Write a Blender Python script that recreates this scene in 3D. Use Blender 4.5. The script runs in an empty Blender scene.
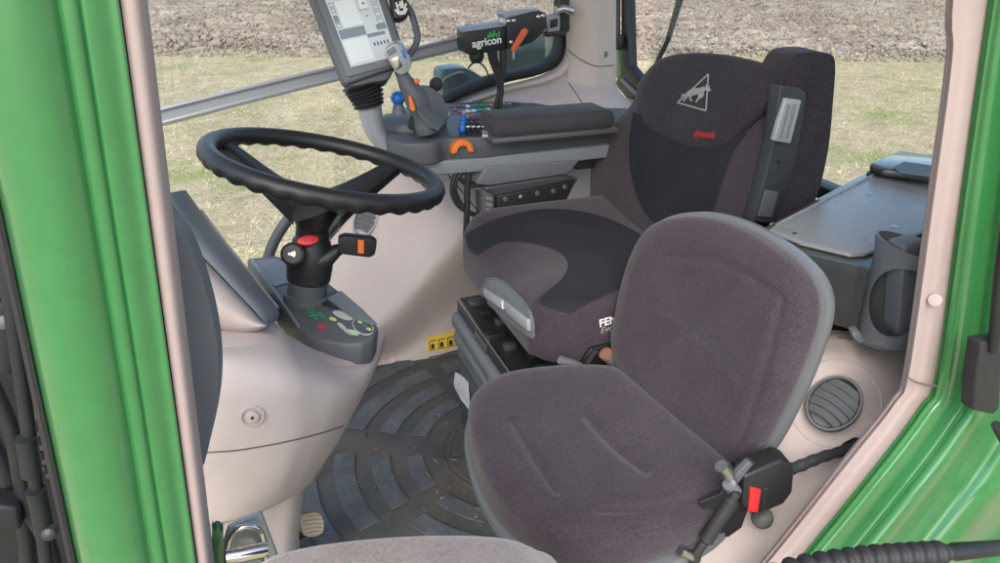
import bpy, bmesh, math, random
import numpy as np
from mathutils import Vector as V, Matrix
from mathutils.bvhtree import BVHTree
random.seed(7); rng = np.random.default_rng(7)
C = bpy.context.scene.collection
R = math.radians

# ------------------------------------------------------------------ survey of the photograph
# The viewpoint was recovered once (0.35 m above the wheel, outside the door); points of the cab are read off as
# photo coordinates plus a measured distance (Y across the cab, X along it, Z above the cab floor).
FPX, YAW, PITCH, CAM = 727.0, R(20), R(25), V((0, 0, 1.15))
_s, _c, _st, _ct = math.sin(YAW), math.cos(YAW), math.sin(PITCH), math.cos(PITCH)
def ray(u, v):
    x = (u - 500) / FPX; y = -(v - 281.5) / FPX
    f = _ct + y * _st; z = y * _ct - _st
    return V((f * _s + x * _c, f * _c - x * _s, z))
def P(u, v, Y=None, X=None, Z=None, pl=None):
    d = ray(u, v)
    if pl is not None: t = (pl[0] - CAM).dot(pl[1]) / d.dot(pl[1])
    elif X is not None: t = X / d.x
    elif Z is not None: t = (Z - CAM.z) / d.z
    else: t = Y / d.y
    return CAM + d * t
def PS(pts, **k): return [P(u, v, **k) for u, v in pts]

# ------------------------------------------------------------------ materials
def mat(name, col, rough=0.5, metal=0.0, var=0.08, vscale=8.0, bump=0.0, bscale=200.0, coat=0.0, sheen=0.0, spec=0.5, fine=0.0, fscale=400.0, rvar=0.0, emit=0.0, smudge=0.0):
    m = bpy.data.materials.new(name); m.use_nodes = True
    nt = m.node_tree; b = nt.nodes['Principled BSDF']; N = nt.nodes.new; L = nt.links.new
    b.inputs['Roughness'].default_value = rough; b.inputs['Metallic'].default_value = metal
    b.inputs['Coat Weight'].default_value = coat; b.inputs['Coat Roughness'].default_value = 0.04
    b.inputs['Sheen Weight'].default_value = sheen; b.inputs['Sheen Roughness'].default_value = 0.35
    b.inputs['Specular IOR Level'].default_value = spec
    tc = N('ShaderNodeTexCoord')
    n = N('ShaderNodeTexNoise'); n.inputs['Scale'].default_value = vscale; n.inputs['Detail'].default_value = 5
    L(tc.outputs['Object'], n.inputs['Vector'])
    mr = N('ShaderNodeMapRange'); mr.inputs[1].default_value = 0.3; mr.inputs[2].default_value = 0.7
    mr.inputs[3].default_value = 1 - var; mr.inputs[4].default_value = 1 + var
    L(n.outputs['Fac'], mr.inputs[0])
    fac = mr.outputs[0]
    if fine:
        n2 = N('ShaderNodeTexNoise'); n2.inputs['Scale'].default_value = fscale; n2.inputs['Detail'].default_value = 3
        L(tc.outputs['Object'], n2.inputs['Vector'])
        m2 = N('ShaderNodeMapRange'); m2.inputs[1].default_value = 0.3; m2.inputs[2].default_value = 0.7
        m2.inputs[3].default_value = 1 - fine; m2.inputs[4].default_value = 1 + fine
        L(n2.outputs['Fac'], m2.inputs[0])
        mm = N('ShaderNodeMath'); mm.operation = 'MULTIPLY'; L(fac, mm.inputs[0]); L(m2.outputs[0], mm.inputs[1]); fac = mm.outputs[0]
    if smudge:
        n4 = N('ShaderNodeTexNoise'); n4.inputs['Scale'].default_value = 7; n4.inputs['Detail'].default_value = 9; n4.inputs['Roughness'].default_value = .72
        L(tc.outputs['Object'], n4.inputs['Vector'])
        m4 = N('ShaderNodeMapRange'); m4.inputs[1].default_value = 0.56; m4.inputs[2].default_value = 0.74; m4.inputs[3].default_value = 1; m4.inputs[4].default_value = 1 - smudge
        L(n4.outputs['Fac'], m4.inputs[0])
        m5 = N('ShaderNodeMath'); m5.operation = 'MULTIPLY'; L(fac, m5.inputs[0]); L(m4.outputs[0], m5.inputs[1]); fac = m5.outputs[0]
    vm = N('ShaderNodeVectorMath'); vm.operation = 'SCALE'; vm.inputs[0].default_value = col
    L(fac, vm.inputs['Scale']); L(vm.outputs[0], b.inputs['Base Color'])
    if rvar:
        m3 = N('ShaderNodeMapRange'); m3.inputs[1].default_value = 0.3; m3.inputs[2].default_value = 0.7
        m3.inputs[3].default_value = rough - rvar; m3.inputs[4].default_value = rough + rvar
        L(n.outputs['Fac'], m3.inputs[0]); L(m3.outputs[0], b.inputs['Roughness'])
    if bump:
        nb = N('ShaderNodeTexNoise'); nb.inputs['Scale'].default_value = bscale; nb.inputs['Detail'].default_value = 3
        L(tc.outputs['Object'], nb.inputs['Vector'])
        bp = N('ShaderNodeBump'); bp.inputs['Strength'].default_value = bump; bp.inputs['Distance'].default_value = 0.002
        L(nb.outputs['Fac'], bp.inputs['Height']); L(bp.outputs[0], b.inputs['Normal'])
    if emit:
        b.inputs['Emission Color'].default_value = (*col, 1); b.inputs['Emission Strength'].default_value = emit
    return m

M = {}
M['green'] = mat('green_paint', (0.031, 0.17, 0.049), 0.32, var=0.05, vscale=5, coat=1.0, fine=0.05, fscale=60)
M['beige'] = mat('beige_plastic', (0.51, 0.445, 0.415), 0.6, var=0.025, vscale=3, bump=0.22, bscale=1100, fine=0.02, fscale=45, rvar=0.06, spec=0.35, smudge=.13)
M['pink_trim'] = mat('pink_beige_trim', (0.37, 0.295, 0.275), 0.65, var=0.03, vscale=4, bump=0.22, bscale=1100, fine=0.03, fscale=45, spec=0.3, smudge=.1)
M['beige_seam'] = mat('beige_gap', (0.12, 0.10, 0.09), 0.7)
M['grey'] = mat('grey_plastic', (0.085, 0.092, 0.1), 0.5, var=0.06, bump=0.15, bscale=900)
M['lgrey'] = mat('light_grey_plastic', (0.2, 0.22, 0.24), 0.45, var=0.05, bump=0.1, bscale=900)
M['mgrey'] = mat('mid_grey_plastic', (0.13, 0.142, 0.155), 0.48, var=0.06, bump=0.12, bscale=900)
M['black'] = mat('black_plastic', (0.016, 0.017, 0.018), 0.42, var=0.1, bump=0.1, bscale=700)
M['satin'] = mat('satin_black_plastic', (0.05, 0.055, 0.058), 0.36, var=0.1, bump=0.3, bscale=500, rvar=0.06, coat=0.8, spec=0.8)
M['rubber'] = mat('black_rubber', (0.02, 0.02, 0.021), 0.6, var=0.15, bump=0.1, bscale=300)
M['leather'] = mat('black_wheel_grip', (0.014, 0.014, 0.015), 0.42, var=0.15, bump=0.2, bscale=900)
M['velour'] = mat('mauve_grey_velour', (0.056, 0.044, 0.055), 0.95, var=0.1, vscale=16, bump=0.8, bscale=600, sheen=0.22, spec=0.1, fine=0.26, fscale=330)
M['velour_dark'] = mat('dark_grey_velour', (0.043, 0.038, 0.046), 0.95, var=0.1, vscale=16, bump=0.8, bscale=600, sheen=0.12, spec=0.1, fine=0.35, fscale=330)
M['weave'] = mat('charcoal_woven_fabric', (0.026, 0.027, 0.034), 0.95, var=0.1, vscale=10, bump=0.5, bscale=900, sheen=0.06, spec=0.1, fine=0.25, fscale=600)
M['carpet'] = mat('pale_grey_fleece', (0.27, 0.222, 0.2), 1.0, var=0.12, vscale=20, bump=0.8, bscale=350, sheen=0.5, spec=0.05, fine=0.15, fscale=250)
M['lidgrey'] = mat('grey_moulded_lid', (0.26, 0.272, 0.275), 0.28, var=0.1, bump=0.35, bscale=450, rvar=0.08, spec=0.6)
M['padgrey'] = mat('grey_armrest_fabric', (0.052, 0.05, 0.055), 0.8, var=0.12, bump=0.3, bscale=700, sheen=0.1, spec=0.2, fine=0.12, fscale=400)
M['dgrey'] = mat('dark_grey_plastic', (0.032, 0.036, 0.039), 0.45, var=0.08, bump=0.12, bscale=900)
M['seam'] = mat('fabric_seam', (0.022, 0.02, 0.023), 0.95)
M['metal'] = mat('grey_painted_steel', (0.19, 0.2, 0.21), 0.4, 0.3, var=0.06)
M['steel'] = mat('bare_steel', (0.55, 0.55, 0.56), 0.3, 1.0, var=0.1, vscale=30)
M['chrome'] = mat('chrome', (0.75, 0.75, 0.74), 0.13, 1.0, var=0.06, vscale=40)
M['alu'] = mat('brushed_aluminium', (0.31, 0.33, 0.35), 0.45, 0.2, var=0.05)
M['silver'] = mat('silver_plastic', (0.38, 0.40, 0.42), 0.35, 0.3, var=0.05)
M['white'] = mat('white_print', (0.8, 0.8, 0.78), 0.6, var=0.03)
M['orange'] = mat('orange_plastic', (0.75, 0.18, 0.03), 0.4, var=0.08)
M['rust'] = mat('red_orange_lever', (0.6, 0.13, 0.05), 0.45, var=0.1)
M['red'] = mat('red_plastic', (0.62, 0.025, 0.03), 0.4)
M['blue'] = mat('blue_plastic', (0.02, 0.16, 0.6), 0.35)
M['yellow'] = mat('yellow_print', (0.75, 0.52, 0.05), 0.5)
M['lime'] = mat('lime_print', (0.5, 0.62, 0.2), 0.5)
M['gprint'] = mat('green_print', (0.03, 0.3, 0.13), 0.5)
M['aprint'] = mat('bright_green_print', (0.05, 0.5, 0.08), 0.5)
M['sage'] = mat('sage_print', (0.4, 0.47, 0.42), 0.5)
M['bprint'] = mat('blue_print', (0.05, 0.2, 0.38), 0.5)
M['rprint'] = mat('red_print', (0.45, 0.04, 0.08), 0.5)
M['thread'] = mat('silver_thread', (0.30, 0.295, 0.29), 0.7, fine=0.4, fscale=500)
M['tan'] = mat('worn_tan_rubber', (0.5, 0.42, 0.3), 0.75, var=0.2, vscale=40)
M['copper'] = mat('copper_ring', (0.42, 0.22, 0.15), 0.5, 0.5)
M['matrub'] = mat('dusty_rubber_mat', (0.078, 0.083, 0.085), 0.75, var=0.25, vscale=9, bump=0.2, bscale=250, fine=0.12, fscale=60)
M['paper'] = mat('white_paper', (0.68, 0.68, 0.66), 0.8)
M['machine'] = mat('dark_painted_iron', (0.012, 0.014, 0.016), 0.5, var=0.3, vscale=20)
M['bluegrey'] = mat('blue_grey_panel', (0.12, 0.17, 0.18), 0.35)

def dirty_mat():
    m = M['matrub']; nt = m.node_tree; b = nt.nodes['Principled BSDF']; N = nt.nodes.new; L = nt.links.new
    src = b.inputs['Base Color'].links[0].from_socket
    tc = N('ShaderNodeTexCoord'); n = N('ShaderNodeTexNoise'); n.inputs['Scale'].default_value = 5; n.inputs['Detail'].default_value = 8; n.inputs['Roughness'].default_value = 0.7
    L(tc.outputs['Object'], n.inputs['Vector'])
    r = N('ShaderNodeValToRGB'); r.color_ramp.elements[0].position = 0.42; r.color_ramp.elements[1].position = 0.68
    L(n.outputs['Fac'], r.inputs[0])
    mx = N('ShaderNodeMix'); mx.data_type = 'RGBA'; L(r.outputs[0], mx.inputs[0]); L(src, mx.inputs[6]); mx.inputs[7].default_value = (0.13, 0.11, 0.085, 1)
    L(mx.outputs[2], b.inputs['Base Color'])
dirty_mat()
M['matrib'] = mat('worn_mat_rib', (0.11, 0.121, 0.128), 0.65, var=0.3, vscale=12, fine=0.15, fscale=70)

def glass(name, tint=(0.93, 0.96, 0.95), refl=0.06):
    m = bpy.data.materials.new(name); m.use_nodes = True; nt = m.node_tree; nt.nodes.clear(); N = nt.nodes.new; L = nt.links.new
    o = N('ShaderNodeOutputMaterial'); t = N('ShaderNodeBsdfTransparent'); t.inputs[0].default_value = (*tint, 1)
    g = N('ShaderNodeBsdfGlossy'); g.inputs['Roughness'].default_value = 0.02
    n = N('ShaderNodeTexNoise'); n.inputs['Scale'].default_value = 3
    mr = N('ShaderNodeMapRange'); mr.inputs[3].default_value = refl * 0.6; mr.inputs[4].default_value = refl * 1.4
    L(n.outputs['Fac'], mr.inputs[0])
    mx = N('ShaderNodeMixShader'); L(mr.outputs[0], mx.inputs[0]); L(t.outputs[0], mx.inputs[1]); L(g.outputs[0], mx.inputs[2]); L(mx.outputs[0], o.inputs[0])
    return m
M['glass'] = glass('window_glass')

# ------------------------------------------------------------------ mesh helpers
WLOC = {}
class MB:
    def __init__(s): s.v = []; s.f = []; s.m = []
    def add(s, vs, fs, mi=0):
        o = len(s.v); s.v += [V(p) for p in vs]; s.f += [tuple(i + o for i in f) for f in fs]; s.m += [mi] * len(fs); return s
    def addbm(s, bm, mi=0):
        bm.verts.index_update(); s.add([v.co.copy() for v in bm.verts], [[v.index for v in f.verts] for f in bm.faces], mi); bm.free(); return s
    def box(s, c, size, rot=None, bev=0.0, seg=2, mi=0):
        bm = bmesh.new(); bmesh.ops.create_cube(bm, size=1)
        bmesh.ops.scale(bm, vec=V(size), verts=bm.verts)
        if bev: bmesh.ops.bevel(bm, geom=list(bm.edges), offset=bev, segments=seg, affect='EDGES', profile=0.5, clamp_overlap=True)
        if rot is not None: bmesh.ops.transform(bm, matrix=rot.to_4x4(), verts=bm.verts)
        bmesh.ops.translate(bm, vec=V(c), verts=bm.verts)
        return s.addbm(bm, mi)
    def prism(s, pts, vec, bev=0.0, seg=3, mi=0):
        bm = bmesh.new(); n = len(pts); vec = V(vec)
        a = [bm.verts.new(p) for p in pts]; b = [bm.verts.new(V(p) + vec) for p in pts]
        bm.faces.new(a); bm.faces.new(b[::-1])
        for i in range(n): bm.faces.new((a[i], b[i], b[(i + 1) % n], a[(i + 1) % n]))
        bmesh.ops.recalc_face_normals(bm, faces=bm.faces)
        if bev: bmesh.ops.bevel(bm, geom=list(bm.edges), offset=bev, segments=seg, affect='EDGES', profile=0.5, clamp_overlap=True)
        return s.addbm(bm, mi)
    def tube(s, pts, r, seg=10, closed=False, mi=0, caps=True):
        pts = [V(p) for p in pts]; n = len(pts); rs = r if isinstance(r, (list, tuple)) else [r] * n
        vs = []; up = V((0, 0, 1)); prev = None
        for i, p in enumerate(pts):
            d = (pts[(i + 1) % n] - pts[i - 1]) if closed else (pts[min(i + 1, n - 1)] - pts[max(i - 1, 0)])
            d.normalize()
            if prev is None:
                a = d.cross(up) if abs(d.z) < 0.95 else d.cross(V((1, 0, 0)))
            else: a = prev - d * prev.dot(d)
            a.normalize(); prev = a; b = d.cross(a)
            for k in range(seg):
                t = 2 * math.pi * k / seg; vs.append(p + (a * math.cos(t) + b * math.sin(t)) * rs[i])
        fs = []
        for i in range(n if closed else n - 1):
            j = (i + 1) % n
            for k in range(seg):
                l = (k + 1) % seg; fs.append((i * seg + k, i * seg + l, j * seg + l, j * seg + k))
        if caps and not closed: fs += [tuple(range(seg))[::-1], tuple(range((n - 1) * seg, n * seg))]
        return s.add(vs, fs, mi)
    def lathe(s, prof, o, ax, seg=28, mi=0, sx=1.0, ref=None):
        ax = V(ax).normalized(); a = (ax.cross(V(ref)) if ref else ax.orthogonal()).normalized(); b = ax.cross(a); o = V(o); vs = []
        for r, h in prof:
            for k in range(seg):
                t = 2 * math.pi * k / seg; vs.append(o + ax * h + (a * math.cos(t) * sx + b * math.sin(t)) * r)
        fs = []
        for i in range(len(prof) - 1):
            for k in range(seg):
                l = (k + 1) % seg; fs.append((i * seg + k, i * seg + l, (i + 1) * seg + l, (i + 1) * seg + k))
        fs += [tuple(range(seg))[::-1], tuple(range((len(prof) - 1) * seg, len(prof) * seg))]
        return s.add(vs, fs, mi)
    def net(s, rows, nu=8, nv=8, th=None, mi=0, lin=False):
        """smooth sheet through a net of measured points, with real thickness th (a vector)"""
        rows = [[V(p) for p in r] for r in rows]
        def cr(p, n):
            if lin or len(p) < 3:
                out = []
                for i in range(len(p) - 1):
                    for k in range(n): out.append(p[i].lerp(p[i + 1], k / n))
                return out + [p[-1]]
            return spline(p, n)
        g = [cr(r, nu) for r in rows]
        cols = [cr([g[i][j] for i in range(len(g))], nv) for j in range(len(g[0]))]
        W = len(cols); H = len(cols[0]); vs = [cols[j][i] for i in range(H) for j in range(W)]
        fs = [(i * W + j, i * W + j + 1, (i + 1) * W + j + 1, (i + 1) * W + j) for i in range(H - 1) for j in range(W - 1)]
        if th is not None:
            th = V(th); o = len(vs); vs = vs + [p + th for p in vs]
            fs2 = [tuple(x + o for x in f[::-1]) for f in fs]
            rim = [j for j in range(W)] + [i * W + W - 1 for i in range(1, H)] + [(H - 1) * W + j for j in range(W - 2, -1, -1)] + [i * W for i in range(H - 2, 0, -1)]
            fs = fs + fs2 + [(rim[k], rim[(k + 1) % len(rim)], rim[(k + 1) % len(rim)] + o, rim[k] + o) for k in range(len(rim))]
        return s.add(vs, fs, mi)
    def pillow(s, outline, n, h, depth, p=2.6, rings=14, samples=96, disp=None, mi=0, ctr=None):
        """upholstered pad: closed outline, crowned front of height h along n, sides running back by depth"""
        n = V(n).normalized(); o = resample(spline(outline, 12, True), samples); c = sum(o, V()) / len(o)
        if ctr is not None: c = V(ctr)
        prof = [(0.9, -depth), (0.965, -depth), (0.992, -depth * 0.93), (1.0, -depth * 0.75), (1.004, -depth * 0.35)]
        prof += [(1.0, 0.0)] + [(q, h * (1 - q ** p) ** (1 / p)) for q in [1 - (k / rings) ** 1.7 for k in range(1, rings)]]
        vs = []
        for q, hh in prof:
            for a in o:
                x = c + (a - c) * q + n * hh
                vs.append(x + (disp(x, q) if disp else V()))
        k = len(o); fs = []
        for i in range(len(prof) - 1):
            for j in range(k):
                l = (j + 1) % k; fs.append((i * k + j, i * k + l, (i + 1) * k + l, (i + 1) * k + j))
        x = c + n * h; vs.append(x + (disp(x, 0) if disp else V())); t = len(vs) - 1; b = (len(prof) - 1) * k
        fs += [(b + j, b + (j + 1) % k, t) for j in range(k)]; fs.append(tuple(range(k))[::-1])
        return s.add(vs, fs, mi)
    def bvh(s): return BVHTree.FromPolygons(s.v, s.f)
    def build(s, name, m, parent=None, label=None, angle=40, flat=False):
        me = bpy.data.meshes.new(name); c = sum(s.v, V()) / len(s.v)
        me.from_pydata([p - c for p in s.v], [], s.f); me.update()
        bm = bmesh.new(); bm.from_mesh(me); bmesh.ops.recalc_face_normals(bm, faces=bm.faces); bm.to_mesh(me); bm.free()
        for q in (m if isinstance(m, (list, tuple)) else [m]): me.materials.append(M[q])
        me.polygons.foreach_set('material_index', s.m)
        if not flat:
            me.shade_smooth(); me.set_sharp_from_angle(angle=R(angle))
        o = bpy.data.objects.new(name, me); C.objects.link(o); o.location = c
        WLOC[o.name] = c
        if parent is not None: o.parent = parent; o.location = c - WLOC[parent.name]
        if label: o['label'] = label
        return o

def spline(p, n, closed=False):
    p = [V(q) for q in p]; m = len(p); out = []
    for i in range(m if closed else m - 1):
        if closed: a, b, c, d = p[i - 1], p[i], p[(i + 1) % m], p[(i + 2) % m]
        else:
            b, c = p[i], p[i + 1]; a = p[i - 1] if i else b * 2 - c; d = p[i + 2] if i + 2 < m else c * 2 - b
        for k in range(n):
            t = k / n; out.append(0.5 * ((2 * b) + (c - a) * t + (2 * a - 5 * b + 4 * c - d) * t * t + (3 * b - a - 3 * c + d) * t ** 3))
    if not closed: out.append(p[-1].copy())
    return out
def resample(pts, n, closed=True):
    q = pts + [pts[0]] if closed else pts
    L = [0]
    for a, b in zip(q, q[1:]): L.append(L[-1] + (b - a).length)
    out = []; j = 0
    for k in range(n):
        t = L[-1] * k / (n if closed else n - 1)
        while j < len(L) - 2 and L[j + 1] < t: j += 1
        out.append(q[j].lerp(q[j + 1], min(1, (t - L[j]) / max(L[j + 1] - L[j], 1e-9))))
    return out
def cast(u, v, tree, off=0.0):
    h = tree.ray_cast(CAM, ray(u, v).normalized())
    if h[0] is None: return None
    n = h[1]
    if n.dot(ray(u, v)) > 0: n = -n
    return h[0] + n * off
def conform(px, tree, off=0.002, step=4.0, th=0.0):
    """a patch of fabric or film laid on a surface: outline cut to a fine grid and dropped on it"""
    bm = bmesh.new(); bm.faces.new([bm.verts.new((u, v, 0)) for u, v in px])
    us = [p[0] for p in px]; vs = [p[1] for p in px]
    for ax, lo, hi in ((0, min(us), max(us)), (1, min(vs), max(vs))):
        x = lo + step
        while x < hi:
            co = [0, 0, 0]; co[ax] = x; no = [0, 0, 0]; no[ax] = 1
            bmesh.ops.bisect_plane(bm, geom=list(bm.verts) + list(bm.edges) + list(bm.faces), plane_co=co, plane_no=no); x += step
    bm.verts.index_update(); pts = []; last = None
    for w in bm.verts:
        q = cast(w.co.x, w.co.y, tree, off)
        pts.append(q)
    good = [q for q in pts if q is not None]
    fs = []
    for f in bm.faces:
        idx = [w.index for w in f.verts]
        if all(pts[i] is not None for i in idx): fs.append(idx)
    pts = [q if q is not None else good[0] for q in pts]; bm.free()
    used = sorted({i for f in fs for i in f}); mp = {i: k for k, i in enumerate(used)}
    return [pts[i] for i in used], [[mp[i] for i in f] for f in fs]
def curve2(px, n=8, closed=False):
    return [(q.x, q.y) for q in spline([V((u, v, 0)) for u, v in px], n, closed)]
def seamline(mb, px, tree, r=0.0015, off=0.0, mi=0, seg=6):
    pts = [cast(u, v, tree, off) for u, v in curve2(px, 8)]
    pts = [p for p in pts if p is not None]
    if len(pts) > 2: mb.tube(pts, r, seg, mi=mi)
def thing(name, label, cat, loc, group=None):
    o = bpy.data.objects.new(name, None); C.objects.link(o); o.location = loc; o.empty_display_size = 0.05
    o['label'] = label; o['category'] = cat; WLOC[o.name] = V(loc)
    if group: o['group'] = group
    return o
def tag(o, label, cat, group=None):
    o['label'] = label; o['category'] = cat
    if group: o['group'] = group
    return o
def text(name, body, a, b, up, m, parent, bold=0.0, italic=0.0, depth=0.0004):
    """lettering whose baseline runs from a to b; up gives the letters' height direction"""
    cu = bpy.data.curves.new(name, 'FONT'); cu.body = body; cu.size = 1.0; cu.offset = bold; cu.shear = italic; cu.extrude = 0.0
    o = bpy.data.objects.new(name, cu); C.objects.link(o); bpy.context.view_layer.update()
    w = max(o.dimensions.x, 1e-3); x = b - a; L = x.length; x.normalize()
    y = (up - x * up.dot(x)).normalized(); z = x.cross(y); k = L / w
    cu.extrude = depth / k; bpy.context.view_layer.update()
    me = bpy.data.meshes.new_from_object(o.evaluated_get(bpy.context.evaluated_depsgraph_get())); bpy.data.objects.remove(o); bpy.data.curves.remove(cu)
    me.materials.clear(); me.materials.append(M[m]); me.name = name; o = bpy.data.objects.new(name, me); C.objects.link(o)
    mw = Matrix(((x.x, y.x, z.x), (x.y, y.y, z.y), (x.z, y.z, z.z))).to_4x4() @ Matrix.Scale(k, 4)
    mw.translation = a; WLOC[o.name] = a
    o.parent = parent; mw2 = mw.copy(); mw2.translation = a - WLOC[parent.name]; o.matrix_local = mw2
    return o
def rodv(c, n): return V(c), V(n).normalized()
def round_vent(name, parent, c, n, up, rx, ry, m, nsl, msl='grey', cap=True):
    n = V(n).normalized(); up = V(up); up = (up - n * up.dot(n)).normalized(); rt = up.cross(n)
    def ring(q, h, k=40): return [c + rt * math.cos(2 * math.pi * i / k) * rx * q + up * math.sin(2 * math.pi * i / k) * ry * q + n * h for i in range(k)]
    mb = MB(); prof = [(1.02, -0.012), (1.03, 0.002), (1.0, 0.006), (0.93, 0.006), (0.88, 0.001), (0.86, -0.014)]
    vs = sum([ring(*p) for p in prof], []); k = 40
    fs = [(i * k + j, i * k + (j + 1) % k, (i + 1) * k + (j + 1) % k, (i + 1) * k + j) for i in range(len(prof) - 1) for j in range(k)]
    fs.append(tuple(range((len(prof) - 1) * k, len(prof) * k))); mb.add(vs, fs)
    f = mb.build(name, m, parent)
    for i in range(nsl):
        y = -0.72 + 1.44 * (i + 0.5) / nsl; hw = math.sqrt(max(0.05, 1 - y * y)) * 0.86
        sl = MB(); hh = ry * 1.44 / nsl * 0.44
        r0 = []; r1 = []
        for j in range(13):
            t = -1 + j / 6; cx = c + rt * rx * hw * t + up * (ry * (y + 0.10 * (1 - t * t))) + n * (0.004 - 0.003 * t * t)
            r0.append(cx + up * hh + n * 0.001); r1.append(cx - up * hh - n * 0.003)
        sl.net([r0, r1], 1, 1, th=-n * 0.003); sl.build('slat', msl, f)
    return f

# ------------------------------------------------------------------ the tractor cab
cab = thing('tractor_cab', 'green tractor cab shell with beige interior trim, open door side facing the viewer', 'tractor cab', (0.4, 1.28, 0))
YV = V((0, 1, 0))

# front door pillar (left of the photo)
def uL(v): return -46 + 0.2149 * v
def uR(v): return 120 + 0.1368 * v
def uT(v): return 146 + 0.1190 * v
prof = [(0, .60), (0, .545), (.012, .53), (.05, .513), (.12, .503), (.22, .497), (.35, .495), (.47, .497), (.56, .501), (.60, .504), (.625, .5065), (.65, .505), (.70, .5045), (.735, .506), (.755, .5085), (.775, .507), (.84, .508), (.93, .512), (.975, .511), (.995, .514), (1.0, .53)]
rows = []
for v in (-1500, -900, -400, 0, 200, 400, 600, 900):
    rows.append([P(uL(v) + (uR(v) - uL(v)) * s, v, Y=y) for s, y in prof])
MB().net(rows, 3, 1, th=(0, .006, 0)).build('front_pillar', 'green', cab, angle=60)
rows = [[P(uR(v) + 1 + (uT(v) - uR(v)) * s, v, Y=y) for s, y in ((-.05, .60), (-.03, .522), (.05, .516), (.5, .5155), (.8, .522), (.97, .54), (1, .60), (1.0, .68))] for v in (-1500, -400, 0, 300, 600, 900)]
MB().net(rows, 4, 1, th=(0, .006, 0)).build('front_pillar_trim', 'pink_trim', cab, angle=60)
MB().tube([P(uL(v) - 2, v, Y=.525) for v in (-1500, 0, 300, 600, 900)], .0035, 8).build('pillar_seal', 'rubber', cab)

# rear door pillar running into the door sill (right of the photo)
T = [[(957, -60), (949, 60), (930, 200), (906, 372), (892, 404), (846, 461), (765, 563), (690, 650)],
     [(972, -60), (963, 60), (945, 200), (920, 372), (904, 406), (857, 468), (776, 567), (700, 655)],
     [(990, -60), (975, 60), (955, 200), (930, 374), (914, 406), (868, 468), (788, 566), (714, 652)],
     [(999, -60), (981, 60), (961, 200), (936, 376), (920, 408), (875, 468), (795, 566), (722, 652)]]
TY = [.572, .556, .5565, .562]
ext = lambda a: [(a[0][0] + 150, -1100)] + a
rows = [[P(u + 14, v + 2, Y=.70) for u, v in ext(T[0])]] + [[P(u, v, Y=y) for u, v in ext(t)] for t, y in zip(T, TY)]
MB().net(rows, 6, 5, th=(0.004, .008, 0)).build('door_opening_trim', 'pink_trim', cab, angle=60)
G = [(2, .563), (8, .548), (15, .542), (24, .545), (33, .549), (42, .536), (52, .528), (64, .534), (80, .537), (95, .522), (112, .513), (128, .521), (152, .524), (185, .50), (290, .495)]
base = ext(T[3])
def offs(pts, d):
    out = []
    for i, (u, v) in enumerate(pts):
        a = pts[max(i - 1, 0)]; b = pts[min(i + 1, len(pts) - 1)]; tx, ty = b[0] - a[0], b[1] - a[1]; l = math.hypot(tx, ty)
        out.append((u - ty / l * -d, v + tx / l * -d))
    return out
gr = [[P(u, v, Y=y) for u, v in offs(base, d)] for d, y in G]
MB().net([[P(u + 6, v, Y=.66) for u, v in base]] + gr, 5, 4, th=(0.003, .008, 0)).build('rear_pillar', 'green', cab, angle=60)
cp = P(935, 300, Y=.548)
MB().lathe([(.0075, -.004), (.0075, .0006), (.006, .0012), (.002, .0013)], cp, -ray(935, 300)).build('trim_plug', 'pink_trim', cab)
# black gap between upright trim and sill trim
MB().tube([P(u, v, Y=.548) for u, v in ((907, 377), (915, 382), (926, 385), (937, 386))], .0012, 6).build('trim_joint', 'beige_seam', cab)

# trim over the near rear wheel, beneath the storage box
rows = [[P(u, v, Y=y) for u, v, y in r] for r in (
    [(690, 318, .90), (760, 325, .85), (833, 330, .79), (880, 334, .76), (960, 340, .72)],
    [(700, 335, .86), (765, 340, .815), (833, 342, .76), (880, 346, .735), (955, 358, .70)],
    [(715, 365, .82), (775, 364, .77), (835, 364, .725), (880, 368, .705), (945, 385, .68)],
    [(725, 430, .76), (785, 428, .72), (835, 418, .69), (875, 412, .675), (930, 405, .655)],
    [(720, 500, .71), (765, 496, .68), (810, 480, .66), (850, 455, .645), (915, 420, .625)],
    [(660, 640, .62), (715, 610, .62), (765, 575, .615), (820, 510, .61), (895, 440, .605)])]
wheel_trim = MB().net(rows, 8, 8, th=(0.01, 0.02, -.02)); wheel_trim.build('wheel_arch_trim', 'beige', cab)
wt = wheel_trim.bvh()
sm = MB(); seamline(sm, [(838, 338), (870, 341), (905, 350)], wt, .0014); sm.build('trim_joint', 'beige_seam', cab)
vc = cast(834, 406, wt); vn = (CAM - vc).normalized() * .8 + V((-.2, -.1, .35))
round_vent('air_vent', cab, vc + vn.normalized() * .021, vn, V((0.7, 0, 1)), .036, .044, 'grey', 5)
ringmb = MB(); pts = []
for k in range(48):
    a = 2 * math.pi * k / 48; q = cast(836 + 46 * math.cos(a), 404 + 44 * math.sin(a), wt, -.001)
    if q is not None: pts.append(q)
ringmb.tube(pts, .0022, 8, closed=True); ringmb.build('vent_surround', 'beige', cab)

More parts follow.
